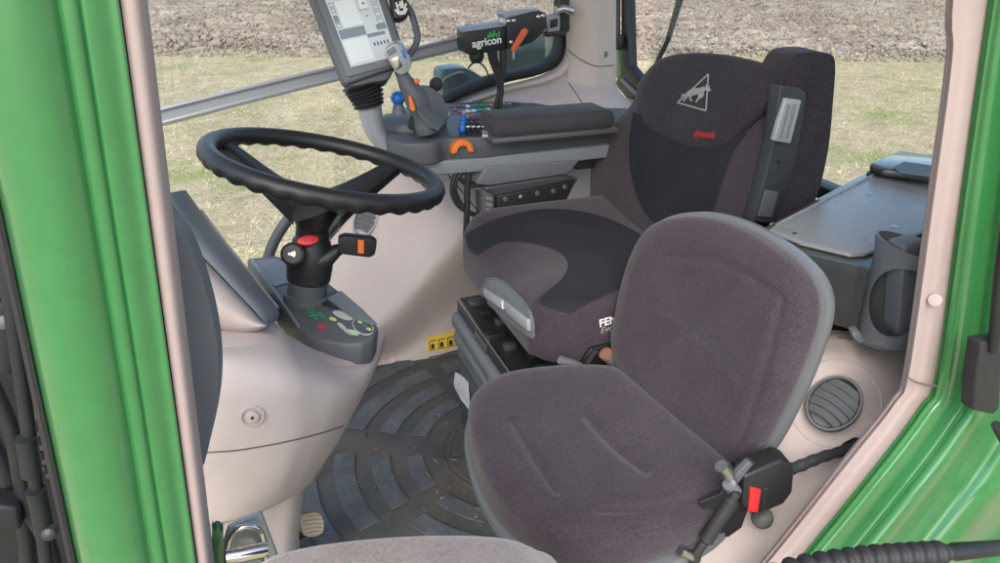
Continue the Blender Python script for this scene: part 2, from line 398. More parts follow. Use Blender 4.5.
# far side wall of the cab below its window
A = [(180, 420), (240, 350), (300, 277), (345, 224), (392, 171), (440, 128), (500, 104), (570, 95), (640, 100)]
B = [(190, 450), (255, 378), (325, 330), (387, 280), (432, 228), (478, 190), (535, 165), (600, 150), (660, 150)]
B2 = [(200, 460), (275, 390), (345, 350), (395, 316), (432, 275), (472, 238), (530, 212), (600, 200), (660, 200)]
D0 = [(215, 480), (290, 400), (352, 368), (400, 350), (436, 322), (475, 300), (535, 280), (600, 270), (660, 265)]
Dz = [(240, 440), (305, 396), (352, 379), (395, 368), (432, 357), (475, 345), (535, 330), (600, 315), (660, 300)]
rows = [[P(u, v, Y=2.00) for u, v in A], [P(u, v, Y=1.87) for u, v in B], [P(u, v, Y=1.80) for u, v in B2], [P(u, v, Y=1.875) for u, v in D0], [P(u, v, Y=1.865) for u, v in Dz]]
wallmb = MB().net(rows, 8, 10, th=(0, .03, 0)); wallmb.build('side_wall_trim', 'beige', cab)
wl = wallmb.bvh()
q = cast(366, 218, wl); round_vent('air_vent', cab, q + (CAM - q).normalized() * .012, (CAM - q).normalized() + V((.1, -.2, .1)), V((.55, 0, 1)), .032, .058, 'silver', 6, 'mgrey')
q = cast(393, 360, wl); MB().lathe([(.009, -.004), (.009, .002), (.006, .005), (.001, .005)], q, (CAM - q)).build('screw_cap', 'beige', cab)
st = MB(); st.add(*conform([(427, 337), (455, 331), (455, 347), (427, 353)], wl, .002, 3)); stick = st.build('warning_sticker', 'yellow', cab, 'yellow sticker with three black warning pictograms')
pic = MB()
for k in range(3):
    u0 = 429 + 9 * k; dv = -1.9 * k
    for poly in ([(u0, 341 + dv), (u0 + 7, 339.5 + dv), (u0 + 7, 340.5 + dv), (u0, 342 + dv)], [(u0, 350 + dv), (u0 + 7, 348.5 + dv), (u0 + 7, 349.3 + dv), (u0, 351 + dv)], [(u0 + 2, 344 + dv), (u0 + 5, 343.4 + dv), (u0 + 5.6, 348 + dv), (u0 + 1.6, 348.8 + dv)], [(u0, 341.5 + dv), (u0 + .7, 341.3 + dv), (u0 + .7, 350.5 + dv), (u0, 350.6 + dv)]):
        pic.add(*conform(poly, wl, .0035, 3))
pic.build('pictogram', 'black', stick)

# window sill lip, ledge and rear corner pillar
lip0 = [(430, 122), (455, 106), (500, 88), (538, 78), (558, 68), (567, 52), (569, 20), (570, -60), (570, -400)]
lip1 = [(438, 127), (462, 108), (505, 93), (545, 84), (568, 74), (579, 55), (581, 20), (582, -60), (582, -400)]
MB().net([[P(u - 2, v, Y=2.03) for u, v in lip0], [P(u, v, Y=1.985) for u, v in lip0], [P((a[0] + b[0]) / 2, (a[1] + b[1]) / 2, Y=1.96) for a, b in zip(lip0, lip1)], [P(u, v, Y=1.975) for u, v in lip1]], 6, 4, th=(0, .012, 0)).build('window_sill', 'beige', cab)
rows = [[P(u, v, Y=1.975) for u, v in ((455, 112), (505, 93), (545, 84), (568, 74), (596, 74), (615, 80))],
        [P(u, v, Y=1.93) for u, v in ((460, 118), (508, 100), (548, 90), (575, 83), (602, 85), (621, 92))],
        [P(u, v, Y=1.86) for u, v in ((470, 128), (520, 112), (560, 103), (590, 100), (614, 102), (636, 110))],
        [P(u, v, Y=1.78) for u, v in ((475, 160), (525, 150), (565, 140), (600, 135), (625, 135), (648, 137))]]
ledge = MB().net(rows, 6, 6, th=(0, .01, -.01)); ledge.build('window_ledge', 'beige', cab)
lt = ledge.bvh(); sm = MB(); seamline(sm, [(569, 83), (577, 95), (586, 108)], lt, .0016); sm.build('trim_joint', 'beige_seam', cab)
rows = []
for v in (-700, -300, 0, 30, 62, 78, 88, 94):
    k = 0 if v < 62 else (v - 62) / 30
    rows.append([P(566 - 4 * k, v - 6 * k, Y=1.985), P(571 - 3 * k, v - 6 * k, Y=1.95), P(583, v - 1 * k, Y=1.925), P(595, v + 2 * k, Y=1.915), P(599, v + 2 * k, Y=1.917), P(606, v - 2 * k, Y=1.93), P(615, v - 8 * k, Y=1.95), P(616, v - 8 * k, Y=2.02)])
pil = MB().net(rows, 4, 3, th=(.01, .02, 0)); pil.build('rear_corner_pillar', 'beige', cab, angle=50)
pt = pil.bvh(); sm = MB(); seamline(sm, [(568, 50), (580, 59), (596, 66), (614, 65)], pt, .0016); sm.build('trim_joint', 'beige_seam', cab)
q = cast(605, 54, pt); MB().lathe([(.0085, -.003), (.0085, .002), (.005, .004), (.001, .002)], q, CAM - q).build('screw_cap', 'mgrey', cab)

# far side window: black seal and pane
s0 = [(300, 272), (345, 219), (392, 166), (432, 120), (458, 100), (504, 83), (535, 76), (556, 67), (566, 54), (569, 16), (569, -60), (569, -400)]
s1 = [(297, 269), (341, 214), (387, 161), (424, 116), (450, 93), (492, 76), (522, 70), (545, 62), (556, 48), (558, 12), (558, -60), (558, -400)]
MB().net([[P(u, v, Y=2.005) for u, v in s0], [P((a[0] + b[0]) / 2, (a[1] + b[1]) / 2, Y=1.992) for a, b in zip(s0, s1)], [P(u, v, Y=2.01) for u, v in s1]], 6, 3, th=(0, .03, 0)).build('side_window_seal', 'rubber', cab)
MB().box((0.05, 2.03, 1.05), (1.75, .006, 1.35)).build('side_window', 'glass', cab)

# rear window: frame, pane
fr = [(620, -400), (627, -400), (627, 0), (629, 66), (646, 86), (672, 104), (700, 118), (700, 140), (668, 126), (634, 108), (615, 84), (617, 78), (621, 74), (621, 0)]
MB().prism([P(u, v, X=1.17) for u, v in fr], (.03, 0, 0), .003).build('rear_window_frame', 'black', cab)
MB().prism([P(u, v, X=1.165) for u, v in ((618, 79), (622, 78), (642, 97), (640, 101))], (.012, 0, 0), .001).build('frame_strip', 'metal', cab)
MB().tube([P(u, v, X=1.16) for u, v in ((618, -300), (618, 40))], .0075, 8).build('window_strut', 'grey', cab)
MB().box(P(619, 42, X=1.155), (.02, .03, .045), bev=.004).build('strut_clip', 'black', cab)
MB().prism([P(u, v, X=1.175) for u, v in ((616, 46), (621, 46), (621, 76), (616, 78))], (.012, 0, 0), .001).build('green_edge', 'green', cab)
MB().box((1.2, 1.25, .655), (.05, 1.35, .03), bev=.005).build('rear_window_sill', 'black', cab)
MB().box((1.21, 1.28, 1.22), (.006, 1.42, 1.12)).build('rear_window', 'glass', cab)
MB().box((.42, 1.25, -.06), (1.5, 1.5, .1)).build('floor_pan', 'machine', cab)

MB().box((.42, 1.27, 1.74), (1.85, 1.66, .16), bev=.05, seg=4).build('roof', 'beige', cab)
for x, y in ((-.42, 1.98), (1.24, .62)): MB().box((x, y, .85), (.06, .06, 1.66), bev=.012).build('corner_post', 'green', cab)
# dark grey curved panel just inside the front pillar
pe = curve2([(160, 205), (172, 222), (188, 243), (204, 285), (215, 330), (219, 372), (216, 412), (204, 466)], 5)
pl_ = [(u, v) for u, v in pe] + [(170, 470), (140, 205)]
MB().prism([P(u, v, Y=.64) for u, v in pl_], (0.004, .028, 0), .005).build('inner_side_panel', 'mgrey', cab)

# ------------------------------------------------------------------ floor mat
fm = MB(); fm.prism([V((-.25, .6, .004)), V((1.1, .6, .004)), V((1.1, 1.9, .004)), V((-.25, 1.9, .004))], (0, 0, -.012), .002)
cx, cy = .545, 1.37
def sector(r0, r1, a0, a1, z=.0045, h=.004, n=14):
    o = [V((cx + r0 * math.cos(R(a0 + (a1 - a0) * k / n)), cy + r0 * math.sin(R(a0 + (a1 - a0) * k / n)), z)) for k in range(n + 1)]
    i = [V((cx + r1 * math.cos(R(a0 + (a1 - a0) * k / n)), cy + r1 * math.sin(R(a0 + (a1 - a0) * k / n)), z)) for k in range(n, -1, -1)]
    fm.prism(o + i, (0, 0, h), .001, 1, mi=1)
for r0, r1, off in ((.235, .275, 0), (.315, .36, 2), (.40, .45, 4), (.49, .54, 3), (.58, .63, 0)):
    sector(r0, r1, 168 - off, 196 + off)
    sector(r0, r1, 206 + off, 234 + off)
    sector(r0, r1, 110 - off, 150)
    sector(r0, r1, 244 + off, 275 + off)
    sector(r0, r1, 70, 104 - off)
for r in (.17, .185): fm.tube([V((cx + r * math.cos(2 * math.pi * k / 60), cy + r * math.sin(2 * math.pi * k / 60), .005)) for k in range(60)], .002, 6, closed=True)
tag(fm.build('floor_mat', ['matrub', 'matrib']), 'dirty grey rubber floor mat with worn concentric rib pattern', 'floor mat')

rc = random.Random(11); cr_ = MB()
for k in range(170):
    a = rc.uniform(0, 2 * math.pi); r = abs(rc.gauss(0, .33)); x = cx - .12 + r * math.cos(a); y = cy + r * math.sin(a) * .9; z_ = rc.uniform(.0015, .005)
    if not (-.1 < x < .75 and .7 < y < 1.83): continue
    d = V((math.cos(a * 7), math.sin(a * 7), 0)); n_ = V((-d.y, d.x, 0)); l = rc.choice((1, 1, 1, 3.5)) * z_; b_ = V((x, y, .009))
    cr_.add([b_ + d * l, b_ + n_ * z_ * .6, b_ - d * l, b_ - n_ * z_ * .6, b_ + V((0, 0, z_ * .8))], [(0, 1, 4), (1, 2, 4), (2, 3, 4), (3, 0, 4), (3, 2, 1, 0)])
M['crumb'] = mat('dry_soil_crumbs', (.2, .16, .115), 1.0, var=.4, vscale=30)
o = cr_.build('soil_crumbs', 'crumb', flat=True); o['kind'] = 'stuff'; o['label'] = 'dry soil crumbs and chaff on the rubber mat'

# ------------------------------------------------------------------ dashboard
dash = thing('dashboard', 'beige dashboard pod with grey control panel around the steering column', 'dashboard', (.05, 1.1, 0))
N_ = [[(165, 322, 1.12), (225, 326, 1.12), (272, 322, 1.09), (296, 342, 1.05), (335, 361, 1.07), (372, 358, 1.11), (385, 335, 1.25)],
      [(165, 346, .94), (228, 349, .93), (280, 348, .95), (306, 360, .97), (340, 371, 1.01), (372, 368, 1.07), (384, 348, 1.25)],
      [(170, 380, .90), (233, 381, .885), (285, 380, .89), (315, 383, .915), (346, 388, .96), (366, 386, 1.05), (377, 366, 1.25)],
      [(185, 430, .885), (235, 430, .875), (285, 425, .88), (312, 421, .90), (335, 419, .94), (351, 416, 1.04), (363, 395, 1.25)],
      [(190, 485, .88), (235, 482, .87), (280, 472, .875), (300, 465, .895), (318, 457, .935), (333, 450, 1.03), (346, 425, 1.25)],
      [(195, 522, .88), (235, 514, .87), (268, 503, .88), (287, 494, .90), (301, 486, .94), (313, 478, 1.03), (328, 455, 1.25)],
      [(195, 529, .90), (235, 521, .89), (268, 509, .90), (288, 499, .93), (302, 490, .97), (314, 481, 1.05), (329, 460, 1.25)],
      [(197, 528, 1.0), (237, 520, 1.0), (268, 508, 1.0), (288, 498, 1.02), (301, 489, 1.05), (312, 480, 1.1), (327, 458, 1.28)]]
dm = MB().net([[P(u, v, Y=y) for u, v, y in r] for r in N_], 6, 6, th=(-.01, .03, 0)); body = dm.build('pod', 'beige', dash, angle=60)
dt = dm.bvh()
sm = MB(); seamline(sm, [(200, 453), (240, 450), (290, 441), (325, 432), (343, 426)], dt, .0013); sm.build('trim_joint', 'beige_seam', body)
h_ = dt.ray_cast(CAM, ray(252, 416).normalized()); q = h_[0]; nq = h_[1] if h_[1].dot(CAM - q) > 0 else -h_[1]; q = q + nq * .001
MB().lathe([(.0165, -.008), (.016, .0015), (.0135, .0018), (.012, -.001), (.009, -.001), (.0085, .004), (.005, .005), (.0012, .0045)], q, nq).build('screw_cap', 'beige', body)
MB().lathe([(.0022, 0), (.0022, .0052), (.001, .0054)], q, nq).build('screw_hole', 'black', body)
MB().net([[P(u, v, Y=y) for u, v, y in r] for r in ([(205, 505, 1.02), (240, 505, .99), (275, 500, .99), (300, 480, 1.03), (312, 470, 1.2)], [(215, 530, 1.03), (243, 530, 1.0), (272, 520, 1.0), (298, 510, 1.03), (304, 500, 1.2)], [(225, 600, 1.05), (255, 600, 1.02), (275, 590, 1.02), (293, 570, 1.05), (300, 555, 1.2)], [(235, 760, 1.07), (260, 760, 1.04), (278, 740, 1.04), (291, 720, 1.07), (298, 700, 1.2)])], 5, 5, th=(-.01, .02, 0)).build('pedestal', 'beige', dash)
# control panel on top
ZP = .545
top = [(247, 258), (262, 278), (280, 303), (297, 327), (306, 334), (322, 340), (345, 344), (362, 343), (374, 337), (379, 327), (372, 317), (352, 300), (330, 283), (300, 262), (275, 255)]
cpm = MB().prism([P(u, v, Z=ZP) for u, v in top], (-.008, -.002, -.05), .006); cpan = cpm.build('control_panel', 'grey', dash)
ct = cpm.bvh()
pr = MB()
for poly in ([(250, 262), (276, 259), (296, 268), (288, 283), (276, 287), (266, 281)],): pr.add(*conform(poly, ct, .0012, 5))
pr.build('storage_tray', 'lgrey', cpan)
MB().prism([P(u, v, Z=ZP + .004) for u, v in ((250, 258), (298, 326), (300, 325), (254, 258))], (0, 0, -.006), .001).build('raised_edge', 'lgrey', cpan)
tw = MB().prism([P(u, v, Z=ZP + .002) for u, v in ((327, 300), (341, 292), (363, 311), (377, 325), (372, 326), (352, 318))], (0, 0, .004), .001); tw.build('tray_wall', 'mgrey', cpan)
tw = MB().prism([P(u, v, Z=ZP + .002) for u, v in ((324, 294), (336, 291), (344, 300), (336, 309), (322, 305))], (0, 0, .0015)); tw.build('tray_recess', 'black', cpan)
def blob(u, v, a, b, rot=0, k=14): return [(u + a * math.cos(2 * math.pi * i / k) * math.cos(rot) - b * math.sin(2 * math.pi * i / k) * math.sin(rot), v + a * math.cos(2 * math.pi * i / k) * math.sin(rot) + b * math.sin(2 * math.pi * i / k) * math.cos(rot)) for i in range(k)]
def decals(name, polys, tree, m, parent, off=.0012):
    mb = MB()
    for p in polys: mb.add(*conform(p, tree, off, 6))
    return mb.build(name, m, parent, flat=True) if mb.f else None
gs = [blob(308 + dx, 312 + dy, 2.6, 1.1, r) for dx, dy, r in ((-2, -3, .3), (2, -2, 0), (6, 0, .4), (1, 1, .2), (5, 3, .5), (9, 4, .2), (12, 2, .4), (15, 5, .1), (8, 7, .4), (3, 5, 0))]
decals('green_symbol', gs, ct, 'gprint', cpan)
for b_ in (blob(343, 316, 11, 3.6, .35), blob(342, 327, 6, 2, .7), blob(352, 333, 8, 2.6, .25)): decals('sage_symbol', [b_], ct, 'sage', cpan)
for b_ in (blob(333, 320, 4, 1.8, .3), blob(353, 332.4, 4, 1.5, .3), blob(366, 320, 2.8, 1.4, .4), blob(360, 323, 2.6, 1.3, .4), blob(369, 330, 2.8, 1.4, .4)): decals('lime_symbol', [b_], ct, 'lime', cpan, .0018)
decals('red_symbol', [blob(322, 327.5, 4.6, 2.6, .2)], ct, 'rprint', cpan)
decals('blue_symbol', [blob(365, 321 + 5, 3, 1.3, .3)], ct, 'bprint', cpan)
dr = MB(); pts = [cast(u, v, ct, .0006) for u, v in blob(363, 327, 11, 7, .5, 30)]; pts = [p for p in pts if p]; dr.tube(pts, .0005, 5); dr.build('printed_ring', 'white', cpan)

# instrument cluster, seen from its side
cl = thing('instrument_cluster', 'grey hooded instrument cluster with beige back, leaning beside the front pillar', 'instrument cluster', (-.1, 1.1, .55))
G0 = [(186, 190), (200, 210), (222, 240), (245, 268), (265, 294), (277, 308), (279, 315), (276, 321), (268, 325)]
G1 = [(160, 194), (171, 224), (190, 246), (212, 268), (232, 289), (250, 308), (258, 317), (263, 322), (267, 325)]
mix = lambda a, b, t: [(p[0] + (q[0] - p[0]) * t, p[1] + (q[1] - p[1]) * t) for p, q in zip(a, b)]
MB().net([[P(u - 6, v - 1, Y=1.36) for u, v in G0], [P(u - 1, v, Y=1.2) for u, v in G0], [P(u, v, Y=1.13) for u, v in G0], [P(u, v, Y=1.085) for u, v in mix(G0, G1, .12)], [P(u, v, Y=1.035) for u, v in mix(G0, G1, .5)], [P(u, v, Y=1.02) for u, v in mix(G0, G1, .9)], [P(u, v, Y=1.03) for u, v in G1]], 5, 5, th=(-.012, .012, -.012)).build('hood', 'lgrey', cl, angle=60)
B0 = [(150, 230), (160, 265), (178, 295), (198, 319), (218, 331), (240, 336), (254, 334), (262, 330), (267, 326)]
MB().net([[P(u, v, Y=1.022) for u, v in mix(G1, B0, .0)], [P(u, v, Y=1.0) for u, v in mix(G1, B0, .15)], [P(u, v, Y=.985) for u, v in mix(G1, B0, .5)], [P(u, v, Y=1.0) for u, v in mix(G1, B0, .82)], [P(u, v, Y=1.045) for u, v in B0], [P(u, v - 1, Y=1.12) for u, v in B0]], 5, 5, th=(-.01, .012, .0)).build('back_cover', 'beige', cl, angle=60)
MB().tube([P(u + 1.2, v - .6, Y=1.126) for u, v in G0[1:6]], .0016, 6).build('hood_highlight', 'silver', cl)  # silver strip stands in for the highlight along the hood's right edge
MB().tube([P(u, v, Y=1.02) for u, v in curve2([(217, 325), (222, 338), (235, 342), (256, 341), (262, 338), (258, 331)], 4)], .0014, 6).build('wire_clip', 'grey', cl)

# ------------------------------------------------------------------ steering wheel and column
sw = thing('steering_wheel', 'black steering wheel with ribbed grip on a black tilting column', 'steering wheel', (.12, 1.27, .5))
wc = V((.138, 1.27, .792)); ax = V((.203, 0, -.052)).normalized(); ay = V((0, 1, 0)).normalized(); aw = ax.cross(ay)
if aw.z < 0: aw = -aw
RR = .196
vs = []; nt_, ns_ = 288, 16
for i in range(nt_):
    t = 2 * math.pi * i / nt_; rad = ax * math.cos(t) + ay * math.sin(t)
    for k in range(ns_):
        a = 2 * math.pi * k / ns_; r = .0165
        lo = max(0, -math.sin(a - .3)); r *= 1 - .26 * lo * (0.5 + 0.5 * math.cos(32 * t))
        vs.append(wc + rad * (RR + r * math.cos(a)) + aw * r * 1.05 * math.sin(a))
fs = [(i * ns_ + k, i * ns_ + (k + 1) % ns_, ((i + 1) % nt_) * ns_ + (k + 1) % ns_, ((i + 1) % nt_) * ns_ + k) for i in range(nt_) for k in range(ns_)]
MB().add(vs, fs).build('rim', 'leather', sw, angle=80)
hubc = wc - aw * .085 + ax * (-.008)
for t in (R(38), R(152), R(270)):
    rad = ax * math.cos(t) + ay * math.sin(t); tn = aw.cross(rad)
    w0, w1 = (.02, .014)
    pa = hubc + rad * .02; pb = wc + rad * (RR - .004) - aw * .004; pm = hubc.lerp(pb, .5) + aw * -.006
    r_ = []
    for p, w, h in ((pa, .042, .02), (pm, .028, .012), (pb, .016, .007)):
        r_.append([p - tn * w - aw * h * .4, p - tn * w * .85 + aw * h, p + tn * w * .85 + aw * h, p + tn * w - aw * h * .4])
    MB().net(r_, 3, 5, th=-aw * .010).build('spoke', 'leather', sw)
MB().lathe([(.026, -.052), (.028, -.03), (.035, -.012), (.042, .008), (.040, .016), (.03, .02), (.006, .021)], hubc, aw).build('hub', 'leather', sw)
colb = P(306, 303, Y=1.27); cax = (hubc - colb).normalized()
Lc = (hubc - colb).length
MB().lathe([(.046, -.03), (.043, .0), (.041, .018), (.036, .02), (.036, .05)], colb, cax).build('column_boot', 'grey', sw)
MB().lathe([(.034, .045), (.040, .05), (.042, .075), (.041, .10), (.036, .115), (.034, .125), (.03, .13), (.03, Lc - .03)], colb, cax).build('column_shroud', 'black', sw)
kc = P(293, 254, Y=1.225)
kn = (CAM - kc).normalized() + V((-.2, 0, 0))
MB().lathe([(.019, -.04), (.02, -.006), (.021, 0), (.0205, .006), (.017, .008), (.016, .0065), (.003, .0065)], kc, kn).build('horn_button', 'black', sw)
hn = MB(); kt = kc + kn.normalized() * .0072
hu = V((0, 0, 1)); hr = kn.normalized().cross(hu).normalized() * -1
hu = kn.normalized().cross(hr) ; hu = hu if hu.z > 0 else -hu
hn.prism([kt + hr * a + hu * b for a, b in ((-.007, -.0015), (-.003, -.002), (.004, -.006), (.0065, .0), (.005, .006), (-.003, .003), (-.007, .0025))], kn.normalized() * .0005)
hn.build('horn_symbol', 'white', sw)
rbp = P(308, 240, Y=1.225)
bd = MB(); bn = V((.05, -.8, .6)).normalized(); bu = V((0, .6, .8)); br = V((1, 0, 0))
bd.prism([rbp + br * .0185 * math.cos(2 * math.pi * k / 28) + bu * .0085 * math.sin(2 * math.pi * k / 28) for k in range(28)], -bn * .012, .0015); bdg = bd.build('red_badge', 'red', sw)
MB().add([rbp + bn * .0006 + br * x + bu * y for x, y in ((-.009, -.002), (.008, -.0025), (.011, .0), (.008, .0025), (-.009, .002), (-.011, 0))], [tuple(range(6))]).build('badge_print', 'rprint', bdg)
MB().tube(PS([(318, 262), (328, 258), (337, 250), (346, 247)], Y=1.245), [.016, .015, .012, .008], 12).build('stalk_root', 'black', sw)
stx = MB().prism([P(u, v, Y=1.225) for u, v in ((338, 238), (345, 236), (372, 239), (377, 243), (375, 255), (370, 258), (344, 255), (338, 253))], (0.004, .02, 0), .003); stk = stx.build('indicator_stalk', 'black', sw)
MB().prism([P(u, v, Y=1.2235) for u, v in ((358, 240), (364, 240.5), (364, 254), (358, 253.5))], (0, .004, 0), .0008).build('orange_switch', 'orange', stk)

# grey hose below the far window, by the column
tag(MB().tube(PS(curve2([(300, 205), (289, 218), (276, 238), (268, 258), (266, 275)], 5), Y=1.62), .0125, 10).build('drain_hose', 'grey'), 'short dark grey hose curving down behind the steering column', 'hose')

# ------------------------------------------------------------------ pedal
pd = thing('brake_pedal', 'worn tan pedal pad on a black arm beneath the dashboard', 'pedal', P(312, 525, Y=1.13))
pc = [P(u, v, Y=1.13) for u, v in curve2([(300, 518), (306, 514), (318, 513), (323, 519), (324, 530), (318, 536), (307, 537), (302, 530)], 3, True)]
MB().prism(pc, (-.006, .016, -.008), .002).build('pad', 'tan', pd)
for k in range(5):
    a = P(302 + k * .8, 518 + k * 4, Y=1.128); b = P(321 + k * .5, 516 + k * 4, Y=1.128)
    MB().tube([a, a.lerp(b, .5) + V((0, -.001, .001)), b], .0016, 6).build('tread_rib', 'tan', pd)
MB().prism(PS([(286, 534), (305, 528), (310, 536), (290, 546)], Y=1.15), (-.01, .03, -.02), .004).build('arm', 'black', pd)

# ------------------------------------------------------------------ door latch parts at the foot of the front pillar
lt_ = thing('door_striker', 'chrome door striker loop at the foot of the front pillar', 'door latch', P(245, 563, Y=.62))
MB().tube(PS(curve2([(227, 600), (227, 560), (229, 540), (236, 530), (247, 527), (258, 530), (263, 540), (265, 560), (265, 600)], 6), Y=.62), .0032, 12).build('loop', 'chrome', lt_)
MB().net([PS([(230, 560), (231, 542), (238, 533), (247, 530), (256, 533), (261, 543), (262, 560)], Y=.626), PS([(233, 560), (234, 546), (240, 540), (247, 538), (254, 540), (257, 547), (258, 560)], Y=.66)], 4, 4, th=(0, .002, 0)).build('liner', 'steel', lt_)
MB().tube(PS([(226, 557), (240, 555), (263, 550), (268, 549)], Y=.6), [.0075, .008, .008, .006], 16).build('roller', 'chrome', lt_)
MB().prism(PS([(214, 575), (232, 575), (290, 590), (262, 515), (255, 518), (228, 530)], Y=.68), (0, .01, 0), .002).build('back_plate', 'silver', lt_)
tag(MB().prism(PS(curve2([(212, 640), (212, 537), (214, 531), (218, 529), (222, 532), (223.5, 540), (223.5, 640)], 4), Y=.60), (0, .012, 0), .003).build('green_lug', 'green'), 'small rounded green lug beside the chrome door striker', 'bracket')

# ------------------------------------------------------------------ driver's seat
ds = thing('driver_seat', 'dark grey driver seat with charcoal inserts, embroidered backrest and folded up armrest', 'seat', (.68, 1.28, 0))
def rrect(x0, x1, y0, y1, r, z, n=6):
    out = []
    for cx_, cy_, a0 in ((x1 - r, y1 - r, 0), (x0 + r, y1 - r, 90), (x0 + r, y0 + r, 180), (x1 - r, y0 + r, 270)):
        for k in range(n + 1): out.append(V((cx_ + r * math.cos(R(a0 + 90 * k / n)), cy_ + r * math.sin(R(a0 + 90 * k / n)), z)))
    return out
def sdisp(x, q):
    yy = (x.y - 1.285) / .26; dz = 0
    if x.z > .5:
        dz += .022 * abs(yy) ** 2.5 * (1 if q > .1 else 1) - .012 * (1 - min(1, yy * yy))
        fx = max(0, (.56 - x.x) / .12); dz -= .014 * fx ** 2 * q
        # shallow dip in the middle of the front edge
        dz -= .010 * max(0, 1 - ((x.y - 1.30) / .12) ** 2) * max(0, min(1, (.58 - x.x) / .1))
    return V((0, 0, dz))
cushmb = MB().pillow(rrect(.455, .90, 1.03, 1.565, .09, .525, 5), (0, 0, 1), .05, .085, p=3.2, rings=20, samples=140, disp=sdisp)
cushion = cushmb.build('seat_cushion', 'velour', ds); cb = cushmb.bvh()
ins = curve2([(466, 236), (478, 228), (502, 218), (540, 210), (580, 212), (615, 222), (645, 238), (672, 254)], 4) + curve2([(660, 262), (640, 278), (612, 292), (590, 302), (571, 312), (556, 309), (540, 302), (548, 292), (562, 280), (569, 266), (562, 254), (544, 246), (520, 242), (500, 243), (486, 250), (478, 253), (469, 247)], 4)
im = MB(); im.add(*conform(ins, cb, .0025, 5)); im.build('seat_insert', 'weave', cushion)
sm = MB(); seamline(sm, [(571, 312), (556, 309), (540, 302), (548, 292), (562, 280), (569, 266), (562, 254), (544, 246), (520, 242), (500, 243), (486, 250), (478, 254), (470, 250)], cb, .0018, .001); sm.build('piping', 'seam', cushion); sm = MB(); seamline(sm, [(571, 312), (590, 302), (612, 292), (632, 281)], cb, .0018, .001); sm.build('piping', 'seam', cushion)
# backrest
bp = (V((.86, 1.28, .56)), V((-.97, 0, .20)).normalized()); bn = V((-.9, -.1, .25)).normalized()
bo = [(594, 225), (593, 195), (595, 165), (608, 135), (636, 103), (644, 80), (662, 60), (690, 53), (729, 55), (766, 64), (782, 76), (780, 100), (776, 135), (764, 178), (746, 224), (720, 262), (650, 262)]
bmb = MB().pillow(PS(bo, pl=bp), bn, .035, .07, p=3, rings=16, samples=130)
back = bmb.build('backrest', 'velour', ds); bb = bmb.bvh()
io = curve2([(634, 112), (630, 145), (632, 172), (640, 200), (654, 222), (682, 244)], 4) + curve2([(700, 244), (713, 212), (723, 180), (733, 152), (746, 134), (735, 132), (700, 130), (660, 120)], 4)
im = MB(); im.add(*conform(io, bb, .003, 5)); im.build('back_insert', 'weave', back)
sm = MB(); seamline(sm, [(634, 112), (630, 145), (632, 172), (640, 200), (654, 222)], bb, .0018, .001); sm.build('piping', 'seam', back); sm = MB(); seamline(sm, [(700, 244), (713, 212), (723, 180), (733, 152), (746, 134)], bb, .0018, .001); sm.build('piping', 'seam', back)
hp = (bp[0] + bn * .032, bp[1])
ho = [(641, 104), (646, 80), (662, 60), (690, 53), (729, 55), (766, 64), (783, 76), (778, 94), (760, 114), (742, 132), (728, 145), (712, 150), (690, 147), (664, 137), (645, 124)]
hmb = MB().pillow(PS(ho, pl=hp), bn, .022, .045, p=2.6, rings=14, samples=110); head = hmb.build('headrest', 'velour_dark', back); hb = hmb.bvh()
sm = MB(); seamline(sm, [(640, 108), (646, 124), (664, 137), (690, 147), (712, 150), (728, 145), (748, 127), (772, 103)], hb, .0016, 0); sm.build('piping', 'seam', back)
# embroidery
em = MB()
def bar(a, b, w=.9):
    dx, dy = b[0] - a[0], b[1] - a[1]; l = math.hypot(dx, dy); nx, ny = -dy / l * w, dx / l * w
    return [(a[0] + nx, a[1] + ny), (b[0] + nx, b[1] + ny), (b[0] - nx, b[1] - ny), (a[0] - nx, a[1] - ny)]
t3 = [(709, 74), (678, 102.5), (706.5, 110.5)]
for i in range(3): em.add(*conform(bar(t3[i], t3[(i + 1) % 3], .75), hb, .0014, 3))
for poly in ([(686, 94), (690, 90), (695, 88), (700, 88), (702, 91), (699, 94), (694, 95.5), (688, 97)], [(700, 88), (704, 86.5), (707, 87), (708, 89), (705, 91.5), (702, 92)], [(706, 87), (710, 87.5), (712, 90), (710, 91.5), (707, 90)], [(706, 86.5), (707, 83.5), (708, 86.8)], [(709, 87), (711, 84.5), (710.6, 87.4)], [(699, 93), (702, 92), (702.5, 96), (700, 99), (697.5, 102.5), (696, 102), (699, 97)], [(702.5, 92), (704.5, 91), (705, 95), (702.5, 98.5), (701.5, 98)], [(690, 95.5), (692.5, 95), (692, 98), (693.5, 101), (691.5, 101.5), (690, 98.5)], [(686, 95), (688.5, 96.5), (687, 99), (684.5, 101.5), (683, 101), (685.5, 98)], [(686, 94), (684, 93.5), (682, 95.5), (681.5, 97.5), (683, 96), (685.5, 95.5)]):
    em.add(*conform(poly, hb, .002, 2.5))
em.build('embroidered_emblem', 'thread', head, 'silver triangle with a charging animal')
a = cast(694, 136, hb, .0014); b = cast(715, 138, hb, .0014); up = cast(701, 120, hb) - cast(701, 136, hb)
text('embroidered_script', 'dynamic', a, b, up, 'rprint' if 0 else 'red', head, 0, .35)
# lettering on the near side of the cushion
a = cast(599, 327, cb, .0012); b = cast(631, 317.5, cb, .0012)
upv = cast(604, 312, cb) - cast(604, 326, cb)
text('side_lettering', 'FENDT', a, b, upv, 'white', cushion, .02)
a = cast(600, 333.5, cb, .0012); b = cast(632, 323.5, cb, .0012)
text('side_lettering', 'Evolution', a, b, upv, 'thread', cushion, 0, .3)
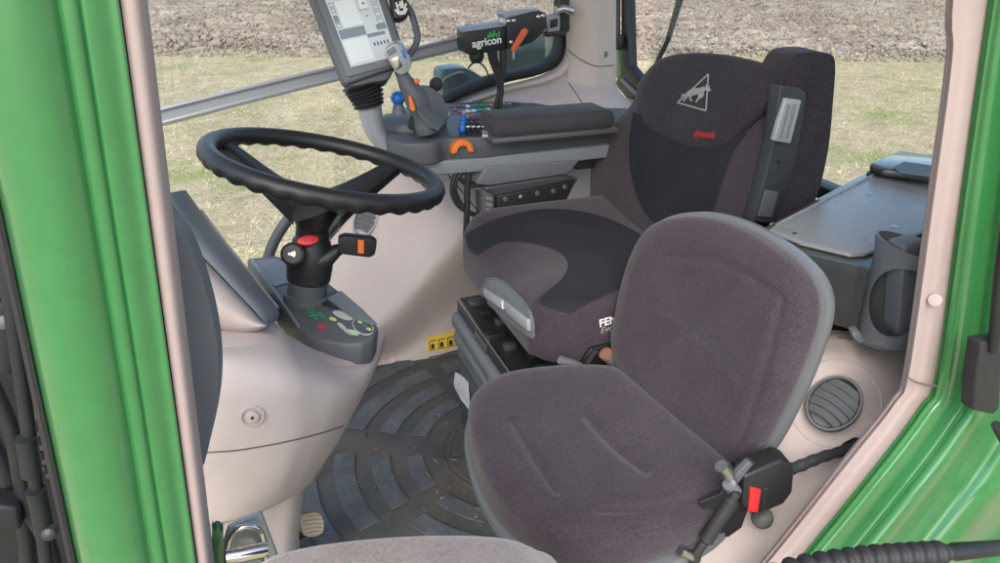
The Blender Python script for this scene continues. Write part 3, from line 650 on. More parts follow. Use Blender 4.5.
# folded armrest on the near side
arm_o = curve2([(781, 84), (786, 66), (795, 55), (810, 52), (828, 53), (836, 61), (834, 100), (829, 150), (818, 196), (806, 212), (788, 220), (770, 222), (775, 200), (790, 150)], 3, True)
am = MB().prism(PS(arm_o, Y=1.03), (.012, .075, 0), .014, 4); armr = am.build('armrest', 'velour_dark', ds, 'armrest folded upright against the backrest')
MB().prism(PS([(781, 85), (800, 87), (807, 93), (804, 120), (796, 165), (785, 200), (774, 224), (752, 222), (762, 190), (774, 140)], Y=1.02), (0, .03, 0), .004).build('armrest_frame', 'dgrey', armr)
MB().prism(PS([(786, 98), (802, 100), (791, 144), (774, 141)], Y=1.012), (0, .012, 0), .0025).build('height_adjuster', 'silver', armr)
for k in (0, 1): MB().prism(PS([(788 + 6 * k, 104), (791 + 6 * k, 104.5), (782 + 6 * k, 139), (779 + 6 * k, 138.5)], Y=1.0105), (0, .003, 0), .0006).build('adjuster_rib', 'lgrey', armr)
MB().lathe([(.003, 0), (.003, .003), (.001, .003)], P(779, 162, Y=1.019), (0, -1, .2)).build('pivot_screw', 'black', armr)
MB().prism(PS([(766, 190), (779, 192), (772, 218), (758, 216)], Y=1.0165), (0, .004, 0), .001).build('pivot_cover', 'grey', armr)
# tray, levers, suspension
def XB(pts, X, vec, bev): return MB().prism([P(u, v, X=X) for u, v in pts], vec, bev)
tr = MB(); tr.add(*conform(curve2([(483, 296), (484, 285), (489, 279), (500, 281), (514, 291), (528, 307), (534, 322), (535, 338), (510, 322)], 3, True), cb, .004, 4)); tray = tr.build('lever_tray', 'mgrey', ds)
rim_ = MB(); seamline(rim_, [(484, 296), (484, 286), (489, 279.5), (500, 281), (514, 291), (528, 307), (534, 322), (534, 334)], cb, .003, .003); rim_.build('tray_rim', 'mgrey', tray)
for pl4 in ([(487.5, 287), (506, 299.5), (507.5, 309), (489, 297)], [(509, 301), (531, 318.5), (532, 330), (510.5, 312)]):
    ps4 = [cast(u, v, cb, .005) for u, v in pl4]
    if all(p is not None for p in ps4): MB().prism([p + V((-.006, 0, 0)) for p in ps4], (.010, 0, 0), .002).build('adjust_lever', 'silver', ds)
MB().tube([P(u, v, Y=1.02) for u, v in ((560, 360), (570, 364), (580, 367))], [.008, .011, .009], 10).build('slide_lever', 'metal', ds)
y0, y1 = 1.07, 1.515
MB().box((.65, (y0 + y1) / 2, .355), (.42, y1 - y0, .035), bev=.004).build('top_plate', 'black', ds)
MB().box((.442, (y0 + y1) / 2, .374), (.006, y1 - y0 - .01, .004), bev=.001).build('plate_edge', 'steel', ds)
MB().box((.67, (y0 + y1) / 2, .41), (.30, y1 - y0 - .08, .08), bev=.01).build('upper_frame', 'black', ds)
for z, h, i in ((.315, .042, 0), (.268, .04, .006), (.222, .035, .02)):
    MB().box((.65, (y0 + y1) / 2, z), (.45 - i, y1 - y0 + .02 - i, h), bev=.014, seg=3).build('bellows_fold', 'mgrey' if i < .01 else 'grey', ds)
MB().box((.655, (y0 + y1) / 2, .12), (.43, y1 - y0 - .01, .2), bev=.012).build('seat_base', 'grey', ds)
for k in range(4): MB().box((.438, y1 - .16 - k * .02, .353), (.006, .012, .02), bev=.002).build('plate_clip', 'satin', ds)
rn = random.Random(3)
for k in range(7): MB().box((.462 + .05 * rn.random(), y1 - .05 - .055 * k, .378), (.02 + .03 * rn.random(), .02, .014), bev=.003).build('bracket', 'black' if k % 2 else 'satin', ds)
MB().net([PS([(455, 372), (462, 376), (468, 382)], X=.44), PS([(454, 385), (460, 388), (469, 395)], X=.435), PS([(458, 394), (464, 399), (470, 406)], X=.438), PS([(461, 400), (466, 406), (470, 412)], X=.437)], 4, 4, th=(.0006, 0, 0)).build('paper_tag', 'paper', ds)

# ------------------------------------------------------------------ passenger seat
ps = thing('passenger_seat', 'small mauve grey velour passenger seat on a grey metal shell, nearest the viewer', 'seat', (.45, .8, 0))
ZC = .445
co = [(468, 425), (474, 400), (500, 382), (550, 374), (600, 373), (622, 379), (660, 410), (700, 445), (722, 462), (735, 480), (730, 502), (705, 524), (655, 545), (605, 558), (565, 553), (530, 533), (500, 506), (478, 468)]
def groove(lines, w, d, n):
    segs = []
    for l in lines:
        c2 = curve2(l, 5); segs += list(zip(c2, c2[1:]))
    def f(x, q):
        if q > .97: return V()
        r = x - CAM; rr = r.x * _c - r.y * _s; ff = r.x * _s + r.y * _c
        dep = ff * _ct - r.z * _st; u = 500 + FPX * rr / dep; v = 281.5 - FPX * (ff * _st + r.z * _ct) / dep
        best = 1e9
        for (a, b) in segs:
            dx, dy = b[0] - a[0], b[1] - a[1]; t = max(0, min(1, ((u - a[0]) * dx + (v - a[1]) * dy) / (dx * dx + dy * dy + 1e-9)))
            best = min(best, math.hypot(u - a[0] - dx * t, v - a[1] - dy * t))
        return n * (-d * math.exp(-(best / w) ** 2))
    return f
UPZ = V((0, 0, 1))
g1 = groove([[(515, 420), (533, 452), (556, 488)], [(588, 410), (615, 440), (646, 466)], [(598, 508), (650, 507), (708, 496)]], 4.5, .006, UPZ)
def cd(x, q): return g1(x, q) + V((0, 0, -.012 * max(0, 1 - q * q * 1.4)))
pcm = MB().pillow(PS(co, Z=ZC), UPZ, .045, .03, p=3.0, rings=44, samples=220, disp=cd); pcu = pcm.build('seat_cushion', 'velour', ps)
sh = MB().pillow([p + (p - V((.43, .8, ZC))) * .035 - UPZ * .035 for p in PS(co, Z=ZC)], UPZ, .004, .02, rings=6); sh.build('seat_shell', 'metal', ps)
pbp = (V((.605, .8, .46)), V((-.97, -.08, .2)).normalized()); pbn = V((-.96, -.15, .24)).normalized()
po = [(616, 345), (621, 308), (631, 268), (645, 237), (664, 221), (698, 216), (732, 223), (765, 240), (795, 263), (812, 287), (815, 316), (803, 358), (783, 405), (762, 444), (742, 462), (715, 458), (682, 436), (652, 410), (628, 380)]
g2 = groove([[(655, 304), (690, 332), (738, 376)], [(782, 300), (764, 370), (740, 440)], [(668, 256), (720, 262), (778, 296)]], 4.5, .0045, pbn)
def bd_(x, q): return g2(x, q) - pbn * (.010 * max(0, 1 - q * q * 1.5))
pbm = MB().pillow(PS(po, pl=pbp), pbn, .034, .012, p=3.4, rings=44, samples=220, disp=bd_); pbk = pbm.build('backrest', 'velour', ps)
pc0 = sum(PS(po, pl=pbp), V()) / len(po)
sh = MB().pillow([p + (p - pc0) * .045 - pbn * .013 for p in PS(po, pl=pbp)], pbn, .003, .02, rings=6); sh.build('back_shell', 'metal', ps)
hz = MB().tube(PS([(607, 355), (613, 362), (622, 372), (640, 392)], Y=1.0), .0115, 14); hz.build('hinge_tube', 'metal', ps)
MB().tube(PS([(605, 353), (607, 355.5)], Y=.998), .0125, 14).build('hinge_bush', 'copper', ps)
MB().prism(PS([(580, 372), (586, 356), (592, 349), (612, 344), (626, 342), (628, 372)], Y=1.02), (0, .015, 0), .002).build('hinge_bracket', 'black', ps)
MB().tube(PS([(583, 371), (592, 356), (596, 350)], Y=1.0), .005, 8).build('hinge_lever', 'black', ps)
MB().box((.46, .80, .21), (.14, .16, .40), bev=.015).build('pedestal', 'black', ps)

# seat belt buckle on the near side of the passenger seat
bk = thing('belt_buckle', 'black seat belt buckle with red release button beside the passenger seat', 'seat belt buckle', P(768, 490, Y=.62))
bm_ = MB().prism(PS([(744, 477), (782, 460), (791, 463), (795, 470), (793, 493), (784, 505), (770, 511), (752, 516), (742, 506)], Y=.602), (0.006, .032, 0), .005); bkb = bm_.build('housing', 'black', bk)
MB().prism(PS([(751, 487.5), (761.5, 490), (758, 513), (749, 512)], Y=.5995), (0, .006, 0), .0012).build('release_button', 'red', bkb)
MB().prism(PS([(764, 490), (769, 487), (768, 508), (762, 511)], Y=.6005), (0, .004, 0), .0008).build('tongue_slot', 'black', bkb)
MB().tube(PS(curve2([(788, 470), (800, 466), (812, 461), (826, 456), (840, 452), (852, 448), (858, 444)], 4), Y=.635), [.0088 + .0008 * math.sin(k * 1.7) - .00008 * k for k in range(25)], 12).build('strap_sleeve', 'dgrey', bk)
MB().tube(PS([(844, 453), (850, 449), (858, 445), (863, 443)], Y=.64), [.010, .012, .012, .008], 12).build('anchor_cap', 'black', bk)
MB().prism(PS([(700, 503), (722, 494), (738, 466), (750, 458), (762, 465), (768, 478), (752, 500), (742, 528), (728, 538), (716, 534), (704, 516)], Y=.612), (0, .006, 0), .0015).build('bracket', 'black', bk)
MB().prism(PS([(738, 474), (750, 462), (754, 464), (740, 482), (734, 488), (731, 484)], Y=.603), (0, .01, 0), .0015).build('clip', 'grey', bk)
MB().tube(PS([(721, 466), (726, 472), (731, 480)], Y=.603), [.0085, .0085, .006], 14).build('bolt', 'steel', bk)
MB().tube(PS([(729, 484), (735, 492)], Y=.598), .009, 12).build('washer', 'metal', bk)
MB().lathe([(.004, -.01), (.014, -.008), (.016, 0), (.014, .008), (.004, .01)], P(762, 518, Y=.645), CAM - P(762, 518, Y=.645)).build('stop_knob', 'black', bk)
cab_pts = curve2([(737, 492), (727, 508), (716, 524), (706, 540), (698, 552), (692, 570), (688, 600)], 5)
MB().tube(PS(cab_pts, Y=.588), [(.0095 if 2 < k < 16 else .006) + (.0006 if k % 2 else 0) for k in range(len(cab_pts))], 12).build('cable', 'rubber', bk)
MB().tube(PS([(680, 551), (692, 556), (697, 560)], Y=.592), [.006, .008, .006], 12).build('end_nut', 'steel', bk)

# ------------------------------------------------------------------ armrest console
ac = thing('armrest_console', 'grey right hand armrest console with joystick, coloured buttons and orange dial', 'control console', (.55, 1.6, .66))
ZT = .748
ft = [(378, 128), (387, 138), (406, 143), (434, 142), (447, 138), (487, 136), (560, 128), (640, 119)]
bt = [(640, 108), (560, 106), (520, 101), (440, 103), (400, 108), (385, 116)]
cm = MB().prism(PS(curve2(ft, 3) + curve2(bt, 3), Z=ZT), (0, 0, -.052), .006); cbody = cm.build('body', 'grey', ac); cc = cm.bvh()
fr0 = [P(u, v, Z=ZT - .05) for u, v in curve2([(380, 148), (390, 154), (412, 160), (438, 160), (489, 156), (560, 149), (640, 140)], 3)]
bk0 = [P(u, v, Z=ZT - .05) for u, v in curve2([(640, 118), (520, 115), (440, 116), (396, 122), (382, 136)], 3)]
MB().prism([p + V((0, -.008, 0)) for p in fr0] + bk0, (0, 0, -.034), .005).build('lower_rim', 'lgrey', ac)
MB().box((.69, 1.575, .772), (.305, .125, .045), bev=.018, seg=4).build('arm_pad', 'padgrey', ac)
MB().box((.69, 1.575, .748), (.315, .135, .012), bev=.004).build('pad_base', 'grey', ac)
MB().prism(PS([(476, 184), (489, 186), (569, 174), (580, 160), (486, 166)], Y=1.56), (0, .05, 0), .004).build('mount_box', 'mgrey', ac)
MB().prism(PS([(576, 158), (596, 156), (594, 168), (576, 170)], Y=1.58), (0, .03, 0), .003).build('mount_arm', 'black', ac)
# joystick
jy = 1.585
jm = MB(); path = spline(PS([(400, 70), (406, 82), (414, 95), (420, 108), (425, 120), (428, 132)], Y=jy), 5)
jr = [r * .86 for r in [.016 + .0 * k for k in range(3)] + [.0175, .019, .021, .0225, .0245, .026, .028, .029, .0295, .03, .03, .029, .028, .027, .0265, .027, .028, .029, .03, .031, .031, .031, .03, .03, .03]]
jm.tube(path, jr[:len(path)], 18); joy = jm.build('joystick', 'grey', ac)
MB().prism(PS(curve2([(384, 52), (390, 46), (396, 43), (401, 46), (406, 55), (411, 64), (409, 70), (402, 75), (396, 72), (390, 63)], 3, True), Y=jy - .02), (.01, .03, .004), .005).build('grip_head', 'silver', joy)
MB().prism(PS([(386, 51), (394, 46), (397, 51), (389, 56)], Y=jy - .022), (0, .004, 0), .001).build('head_button', 'lgrey', joy)
MB().prism(PS([(390, 60), (398, 55), (403, 66), (397, 70)], Y=jy - .0215), (0, .004, 0), .001).build('head_plate', 'chrome', joy)
MB().prism(PS([(401, 50), (403, 49), (407, 57), (405, 59)], Y=jy - .0215), (0, .004, 0), .001).build('side_button', 'blue', joy)
MB().prism(PS([(409, 97), (411.5, 96), (416, 109), (414, 112), (411, 110)], Y=jy - .029), (0, .01, 0), .0015).build('drive_button', 'orange', joy)
MB().lathe([(.006, -.01), (.006, .002), (.003, .004)], P(417, 81, Y=jy - .02), CAM - P(417, 81, Y=jy)).build('thumb_button', 'rust', joy)
MB().net([PS([(418, 108), (424, 116), (431, 123), (440, 127)], Y=jy - .04), PS([(426, 106), (433, 113), (439, 119), (444, 124)], Y=jy - .02), PS([(428, 104), (435, 110), (441, 116), (446, 122)], Y=jy + .02)], 4, 4, th=(-.004, 0, -.008)).build('palm_rest', 'grey', joy)
q = cast(412, 124, cc); MB().lathe([(.086, -.012), (.085, .006), (.078, .016), (.06, .020), (.02, .021)], q, (0, 0, 1), 40).build('joystick_dome', 'grey', ac)
MB().lathe([(.036, 0), (.037, .006), (.034, .010), (.035, .015), (.031, .019), (.031, .024), (.026, .028)], cast(424, 134, cc) + V((0, 0, .016)), V((0, 0, 1))).build('joystick_boot', 'rubber', ac)
# knobs
q = P(398, 98, Y=1.67); MB().lathe([(.002, -.017), (.011, -.013), (.0165, -.004), (.017, .003), (.013, .011), (.005, .0155), (.001, .016)], q, (0, 0, 1)).build('blue_knob', 'blue', ac)
MB().lathe([(.017, -.035), (.014, -.028), (.013, -.018), (.009, -.012)], q, (0, 0, 1)).build('knob_base', 'mgrey', ac)
MB().prism(PS(curve2([(420, 90), (428, 87), (436, 90), (444, 100), (449, 114), (446, 120), (434, 120), (424, 108)], 3, True), Y=1.68), (.0, .03, 0), .008).build('hand_lever', 'mgrey', ac)
MB().lathe([(.002, -.016), (.011, -.012), (.016, 0), (.011, .012), (.002, .016)], P(436, 84, Y=1.69), CAM - P(436, 84, Y=1.69)).build('lever_knob', 'rubber', ac)
q = cast(441, 116, cc); MB().lathe([(.022, 0), (.023, .006), (.018, .011), (.012, .013)], q, (0, 0, 1)).build('lever_collar', 'white', ac)
# button field
decals('button_field', [curve2([(446, 105), (500, 102.5), (520, 103), (516, 106), (504, 109), (490, 113), (486, 124), (470, 121), (452, 114)], 2)], cc, 'black', ac, .0012)
bt_ = [(452, 107.5, 'rprint'), (458, 107, 'rprint'), (463, 107, 'bprint'), (467.5, 107, 'white'), (477, 106.3, 'gprint'), (482, 106, 'gprint'), (491, 105.4, 'orange'), (498, 105, 'yellow'), (460, 113, 'rprint'), (468, 112, 'white'), (473.5, 111.6, 'white'), (480, 111, 'gprint'), (485, 110.8, 'gprint'), (488, 110, 'sage'), (474, 117, 'rprint'), (480, 115.7, 'bprint'), (484, 115.2, 'sage'), (472.5, 106.6, 'bprint'), (486.5, 105.7, 'gprint'), (455, 110.5, 'lgrey'), (464, 113, 'yellow'), (477, 111.3, 'bprint'), (466, 117.4, 'lime'), (470, 117.2, 'rprint'), (504, 104.6, 'lgrey'), (509, 104.4, 'lgrey')]
for u, v, m in bt_:
    q = cast(u, v, cc)
    if q is None: continue
    MB().box(q + V((0, 0, .003)), (.011, .016, .005), bev=.0015).build('push_button', m, ac)
decals('lever_recess', [[(444, 118), (452, 116), (487, 119), (487, 137), (449, 137)]], cc, 'black', ac, .0016)
for k in range(5):
    u = 462 + 5.2 * k; q = cast(u, 129, cc)
    if q is None: continue
    mm = 'blue' if k == 0 else 'black'
    for j in range(4 if k == 0 else 3):
        q2 = cast(u + .6 * j, 132 - 4.2 * j, cc)
        MB().box(q2 + V((0, 0, .008)), (.013 if k == 0 else .008, .016, .014), bev=.003).build('valve_lever' if j == 0 else 'lever_step', mm, ac)
    if k: MB().box(cast(u + 1, 133, cc) + V((0, 0, .0155)), (.008, .005, .002)).build('lever_stripe', 'white', ac)
MB().prism([p + V((0, 0, .001)) for p in PS([(484, 117), (490, 117), (488, 138), (482, 138)], Z=ZT)], (0, 0, .006), .001).build('bank_rail', 'silver', ac)
# orange dial on the front face
q = P(462, 149, Z=.724) + V((0, -.006, 0)); dl = MB(); oo = [q + V((.026 * math.cos(R(a)), 0, .026 * math.sin(R(a)) - .004)) for a in range(-8, 189, 7)]; ii = [q + V((.013 * math.cos(R(a)), 0, .013 * math.sin(R(a)) - .004)) for a in range(188, -9, -7)]
dsh = 0
dl.prism([p + V((0, dsh, 0)) for p in oo + ii], (0, .022, 0), .003); dl.build('orange_dial', 'orange', ac)

# ------------------------------------------------------------------ terminal
tm = thing('touch_terminal', 'grey touchscreen terminal with handle on a bellows stalk', 'display', P(375, 145, Y=1.62))
tp = (P(365, 50, Y=1.62), V((-.02, -.86, .42)).normalized()); tn = tp[1]
def TP(pts, off=0): return [P(u, v, pl=(tp[0] + tn * off, tn)) for u, v in pts]
MB().prism(TP([(297, -36), (372, -48), (407, 58), (404, 64), (347, 84), (343, 82)]), -tn * .035, .006).build('housing', 'grey', tm)
MB().prism(TP([(305, -32), (371, -43), (405, 57), (399, 63), (349, 77), (346, 75)], .003), -tn * .006, .002).build('bezel', 'mgrey', tm)
scr = MB().prism(TP([(316, -24), (368, -33), (397, 56), (351, 67)], .0042), -tn * .003).build('screen', 'screen' if 'screen' in M else 'sage', tm)
def sc(p): # screen coordinates (0..1, 0..1 down)
    a, b, c_, d = V((316, -24)), V((368, -33)), V((397, 56)), V((351, 67)); x, y = p
    w = a.lerp(b, x).lerp(d.lerp(c_, x), y); return (w.x, w.y)
def srect(x0, y0, x1, y1): return [sc(p) for p in ((x0, y0), (x1, y0), (x1, y1), (x0, y1))]
def sdec(name, rects, m, off=.0046):
    mb = MB()
    for r in rects: mb.prism(TP(srect(*r), off), -tn * .0005)
    mb.build(name, m, scr, flat=True)
M['screen'] = mat('lit_screen', (0.44, 0.475, 0.49), 0.3, var=0.12, emit=.14)
M['scr_d'] = mat('screen_dark_field', (0.20, 0.24, 0.27), 0.3, emit=.06)
M['scr_w'] = mat('screen_white_field', (0.54, 0.57, 0.58), 0.3, emit=.14)
scr.data.materials[0] = M['screen']
sdec('screen_bar', [(.02, .60, .55, .70), (.02, .44, .12, .52), (.78, .62, .98, .68), (.55, .70, .92, .74)], 'scr_d')
sdec('screen_field', [(.04, .72, .54, .97), (.16, .30, .55, .58), (.60, .30, .76, .42)], 'scr_w')
ic = []
for k in range(5): ic += [(.62 + .07 * k, .80, .655 + .07 * k, .84)]
for y in (.32, .40, .48, .56): ic += [(.84, y, .96, y + .006), (.84, y + .055, .96, y + .061), (.84, y, .846, y + .06), (.954, y, .96, y + .06)]
for y in (.30, .36, .53): ic += [(.03, y, .12, y + .006), (.03, y + .045, .12, y + .05), (.03, y, .037, y + .05), (.113, y, .12, y + .05)]
ic += [(.55, .28, .556, .44), (.55, .435, .76, .44), (.66, .36, .71, .38), (.66, .50, .70, .515)]
sdec('screen_icon', ic, 'mgrey', .0048)
MB().prism(TP([(376, 62.5), (386, 60.5), (386.3, 61.8), (376.3, 63.8)], .0035), -tn * .001).build('maker_mark', 'lgrey', tm)
MB().prism(TP([(388, -20), (403, -22), (409, 14), (402, 18), (394, 18)], .006), -tn * .03, .003).build('handle_head', 'black', tm)
MB().tube(TP(curve2([(404, 2), (411, 12), (416, 28), (417.5, 38), (415, 46), (408, 56), (402, 58)], 4), -.01), .0075, 10).build('handle', 'grey', tm)
hd = MB()
for a, b in (((396, 2), (399, 12)), ((399, 12), (404, 11)), ((404, 11), (406, 3)), ((400, 1), (401, 8)), ((395, 9), (399, 14)), ((399, 14), (405, 13)), ((405, 13), (407, 8)), ((398, 5), (404, 4)), ((397, -2), (406, -3)), ((402, 0), (403, 8))): hd.prism(TP(bar(a, b, .8), .0065), -tn * .001)
hd.build('handle_symbol', 'white', tm)
MB().prism(TP(curve2([(346, 78), (392, 66), (391, 74), (386, 80), (372, 82), (356, 86), (348, 86)], 2), -.012), -tn * .05, .006).build('neck_bracket', 'grey', tm)
bel = spline([P(362, 84, Y=1.65), P(366, 94, Y=1.65), P(369, 105, Y=1.65)], 18)
MB().tube(bel, [.042 - .0003 * k + .004 * math.cos(2 * math.pi * k / 6) for k in range(len(bel))], 20).build('bellows', 'rubber', tm, angle=30)
MB().tube(PS(curve2([(369, 104), (371, 115), (374, 128), (380, 140), (386, 148)], 4), Y=1.65), [.028 - .0006 * k for k in range(17)], 14).build('stalk', 'silver', tm)

# ------------------------------------------------------------------ rail across the far window and what hangs on it
rl = thing('window_rail', 'grey aluminium rail running across the far side window', 'rail', P(330, 75, Y=1.93))
rt = [(40, 138), (158, 108.5), (250, 86), (330, 67), (400, 51), (458, 37), (520, 23), (556, 15)]; rb = [(42, 156), (161, 126.5), (254, 102), (336, 81.5), (404, 64), (460, 50), (522, 36), (558, 28)]
rt = curve2(rt, 5); rb = curve2(rb, 5)
rr = [(mix(rt, rb, t), y) for t, y in ((0, 1.95), (0.02, 1.925), (.12, 1.922), (.16, 1.928), (.3, 1.93), (.72, 1.93), (.8, 1.928), (.84, 1.922), (.97, 1.924), (1, 1.95))]
MB().net([[P(u, v, Y=y) for u, v in r] for r, y in rr], 1, 1, th=(0, .012, 0)).build('bar', 'alu', rl, angle=15)
MB().prism(PS([(546, 16), (560, 12), (560, 32), (548, 34)], Y=1.92), (0, .02, 0), .002).build('end_plate', 'alu', rl)
MB().prism(PS([(551, 20), (558, 18), (558, 26), (551, 28)], Y=1.915), (0, .006, 0), .001).build('end_pad', 'black', rl)
MB().prism(PS([(560, -60), (569, -62), (570, 30), (562, 38), (557, 36), (560, 20)], Y=1.93), (0, .012, 0), .002).build('wall_plate', 'black', rl)
MB().tube(PS([(556, 10), (563, 8), (572, 11)], Y=1.90), [.012, .01, .012], 10).build('clamp_bolt', 'steel', rl)
MB().prism(PS([(546, 33), (566, 30), (566, 35), (547, 37)], Y=1.91), (0, .03, 0), .002).build('clamp_foot', 'black', rl)

sb = thing('sensor_box', 'black sensor control box lettered agricon, clamped on the window rail', 'control box', P(486, 40, Y=1.86))
MB().prism(PS([(463, 32), (507, 25.5), (507.5, 48.5), (503, 50), (470, 55), (465, 53)], Y=1.86), (0, .06, 0), .003).build('housing', 'black', sb)
MB().prism(PS([(462, 30.5), (507, 24), (508, 27), (464, 33.5)], Y=1.862), (0, .062, 0.004), .001).build('lid', 'alu', sb)
a = P(472.5, 47.5, Y=1.858); b = P(501.5, 42.5, Y=1.858); text('lettering', 'agricon', a, b, V((0, 0, 1)), 'white', sb, .02)
lg = MB()
for i, (u, h) in enumerate(((487.5, 3), (489.5, 5.5), (491.5, 3.5), (493.5, 6), (496, 3), (498.5, 5))): lg.prism(PS([(u, 37.8 - i * .32), (u + 1.3, 37.6 - i * .32), (u + 1.3, 37.6 - i * .32 - h), (u, 37.8 - i * .32 - h)], Y=1.8585), (0, .001, 0))
lg.build('green_logo', 'aprint', sb)
MB().tube(PS([(476.5, 51), (476.5, 57), (476.5, 61), (476.5, 62.5)], Y=1.88), [.02, .02, .016, .012], 14).build('plug', 'rubber', sb)
cp_ = thing('clamp_bracket', 'black clamp plate with an orange lever at the right end of the rail', 'bracket', P(525, 30, Y=1.85))
MB().prism(PS([(507, 19), (520, 15), (540, 10.5), (546, 13), (547, 25), (542, 34), (533, 42), (518, 47), (507.5, 49)], Y=1.85), (0, .012, 0), .002).build('plate', 'black', cp_)
MB().prism(PS([(502, 14), (526, 10), (541, 9.5), (508, 18), (505, 19)], Y=1.86), (0, .05, 0), .002).build('cover', 'alu', cp_)
MB().prism(PS(curve2([(522, 30), (525, 28), (528, 30), (527, 34), (516, 50), (513, 51), (512, 48), (520, 34)], 3, True), Y=1.838), (0, .01, 0), .002).build('lever', 'rust', cp_)
MB().prism(PS([(513, 50.5), (515, 51), (514.5, 60), (512.5, 59)], Y=1.842), (0, .006, 0), .001).build('lever_tip', 'silver', cp_)
for u, v in ((538, 16.5), (542.5, 15.5), (508.5, 21), (513.5, 20.5), (511, 42)):
    q = P(u, v, Y=1.849); MB().lathe([(.0055, -.002), (.0055, .003), (.003, .005), (.0005, .005)], q, (0, -1, 0)).build('bolt', 'steel', cp_)
sc_ = thing('sensor_cable', 'black corrugated cable hanging from the sensor box to the console', 'cable', P(497, 75, Y=1.85))
cpth = spline(PS([(492, 50), (493, 58), (496, 67), (499, 76), (500, 86)], Y=1.855), 10)
MB().tube(cpth, [.013 + (.002 if k % 3 == 0 else 0) - .0001 * k for k in range(len(cpth))], 12).build('sleeve', 'rubber', sc_, angle=30)
MB().tube(PS(curve2([(499, 84), (499, 92), (497, 100), (496, 108)], 4), Y=1.855), .006, 8).build('wire', 'rubber', sc_)
MB().tube(PS(curve2([(501, 84), (502, 92), (500.5, 100), (500, 108)], 4), Y=1.85), .006, 8).build('wire', 'rubber', sc_)
MB().tube(PS(curve2([(503, 50), (503, 62), (502, 76), (500, 86)], 4), Y=1.87), .010, 8).build('wire', 'rubber', sc_)
MB().tube(PS(curve2([(468, 68), (473, 63), (480, 63), (486, 69), (489, 78), (490, 82)], 5), Y=1.9), .0025, 6).build('thin_wire', 'rubber', sc_)

# controller under the console and loose cables
cu = thing('control_unit', 'black electronic control unit with bolted lid, mounted under the console', 'control unit', P(530, 200, Y=1.56))
MB().prism(PS([(497, 196), (577, 180), (567, 200), (560, 218), (498, 226)], Y=1.55), (-.03, .08, 0), .003).build('housing', 'black', cu)
MB().prism(PS([(487, 187), (560, 176), (578, 178), (577, 182), (497, 197), (486, 190)], Y=1.56), (-.03, .06, 0), .002).build('lid', 'satin', cu)
MB().prism(PS([(483, 190), (494, 195), (494, 224), (482, 222)], Y=1.54), (0, .02, 0), .002).build('connector', 'grey', cu)
for u, v in ((505, 199), (521, 197), (537, 193), (553, 191), (565, 187)):
    q = P(u, v, Y=1.549); MB().lathe([(.006, -.002), (.006, .003), (.002, .004)], q, (0, -1, .1)).build('bolt', 'steel' if u in (521, 565) else 'grey', cu)
for k in range(4): MB().prism(PS([(486 + .2 * k, 196 + 6 * k), (492, 198 + 6 * k), (492, 201 + 6 * k), (486, 199 + 6 * k)], Y=1.5385), (0, .004, 0)).build('pin_block', 'lgrey', cu)
lc = thing('cable_bundle', 'loose black cables looping below the front of the console', 'cables', P(465, 195, Y=1.58))
for pts, r in (([(460, 168), (454, 178), (452, 190), (456, 202), (466, 211), (486, 218)], .006), ([(466, 170), (457, 178), (455, 190), (461, 204), (472, 214), (488, 220)], .0055), ([(455, 167), (458, 176), (466, 184), (474, 186), (482, 184)], .005), ([(478, 168), (470, 172), (462, 172), (456, 180)], .005), ([(469, 168), (467.5, 186), (467, 206), (466, 236)], .008), ([(444, 168), (452, 180), (466, 196), (480, 214)], .0015)):
    MB().tube(PS(curve2(pts, 5), Y=1.58), r, 8).build('cable', 'rubber', lc)

# ------------------------------------------------------------------ storage box, cup holder
bx = thing('storage_box', 'black moulded storage box with a flat lid, behind the seats', 'storage box', (.95, .9, .45))
ZS = .72
to = curve2([(757, 233), (767, 226), (869, 171), (880, 168), (960, 180), (985, 195), (985, 290), (930, 284), (859, 265), (800, 252), (766, 240)], 2, True)
bxm = MB().prism(PS(to, Z=ZS), (0.0, 0.0, -.105), .012, 4); bxb = bxm.build('body', 'satin', bx)
MB().prism([p + V((.11, .16, -.104)) for p in PS(to, Z=ZS)], (0, 0, -.2), .01).build('plinth', 'black', bx)
MB().prism(PS([(771, 234), (779, 227), (871, 179), (884, 176), (985, 190), (985, 225), (930, 232), (864, 257), (850, 258), (800, 246)], Z=ZS + .0015), (0, 0, .005), .003).build('lid', 'lidgrey', bx)
MB().tube([p + V((0, 0, .006)) for p in PS(curve2([(771, 234), (779, 227), (871, 179), (884, 176), (985, 190), (985, 225), (930, 232), (864, 257), (850, 258), (800, 246)], 1, True), Z=ZS)], .0035, 8, closed=True).build('lid_rim', 'lidgrey', bx)
for u, v in ((796, 234), (869, 194), (894, 227)):
    q = P(u, v, Z=ZS + .0065); MB().lathe([(.006, -.001), (.006, .0008), (.003, .0018), (.0005, .0019)], q, (0, 0, 1)).build('rivet', 'steel', bx)
MB().prism(PS([(868, 171), (898, 158), (990, 172), (990, 192), (880, 177)], Z=ZS + .008), (0, 0, .018), .006).build('rear_lid', 'satin', bx)
MB().prism(PS([(893, 168), (904, 162), (990, 175), (990, 185), (900, 174)], Z=ZS + .0265), (0, 0, .0015)).build('lid_recess', 'black', bx)
MB().prism(PS([(868, 173), (878, 175), (985, 189), (985, 193), (880, 180), (866, 176)], Z=ZS + .003), (0, 0, .006), .001).build('lid_gap', 'rubber', bx)

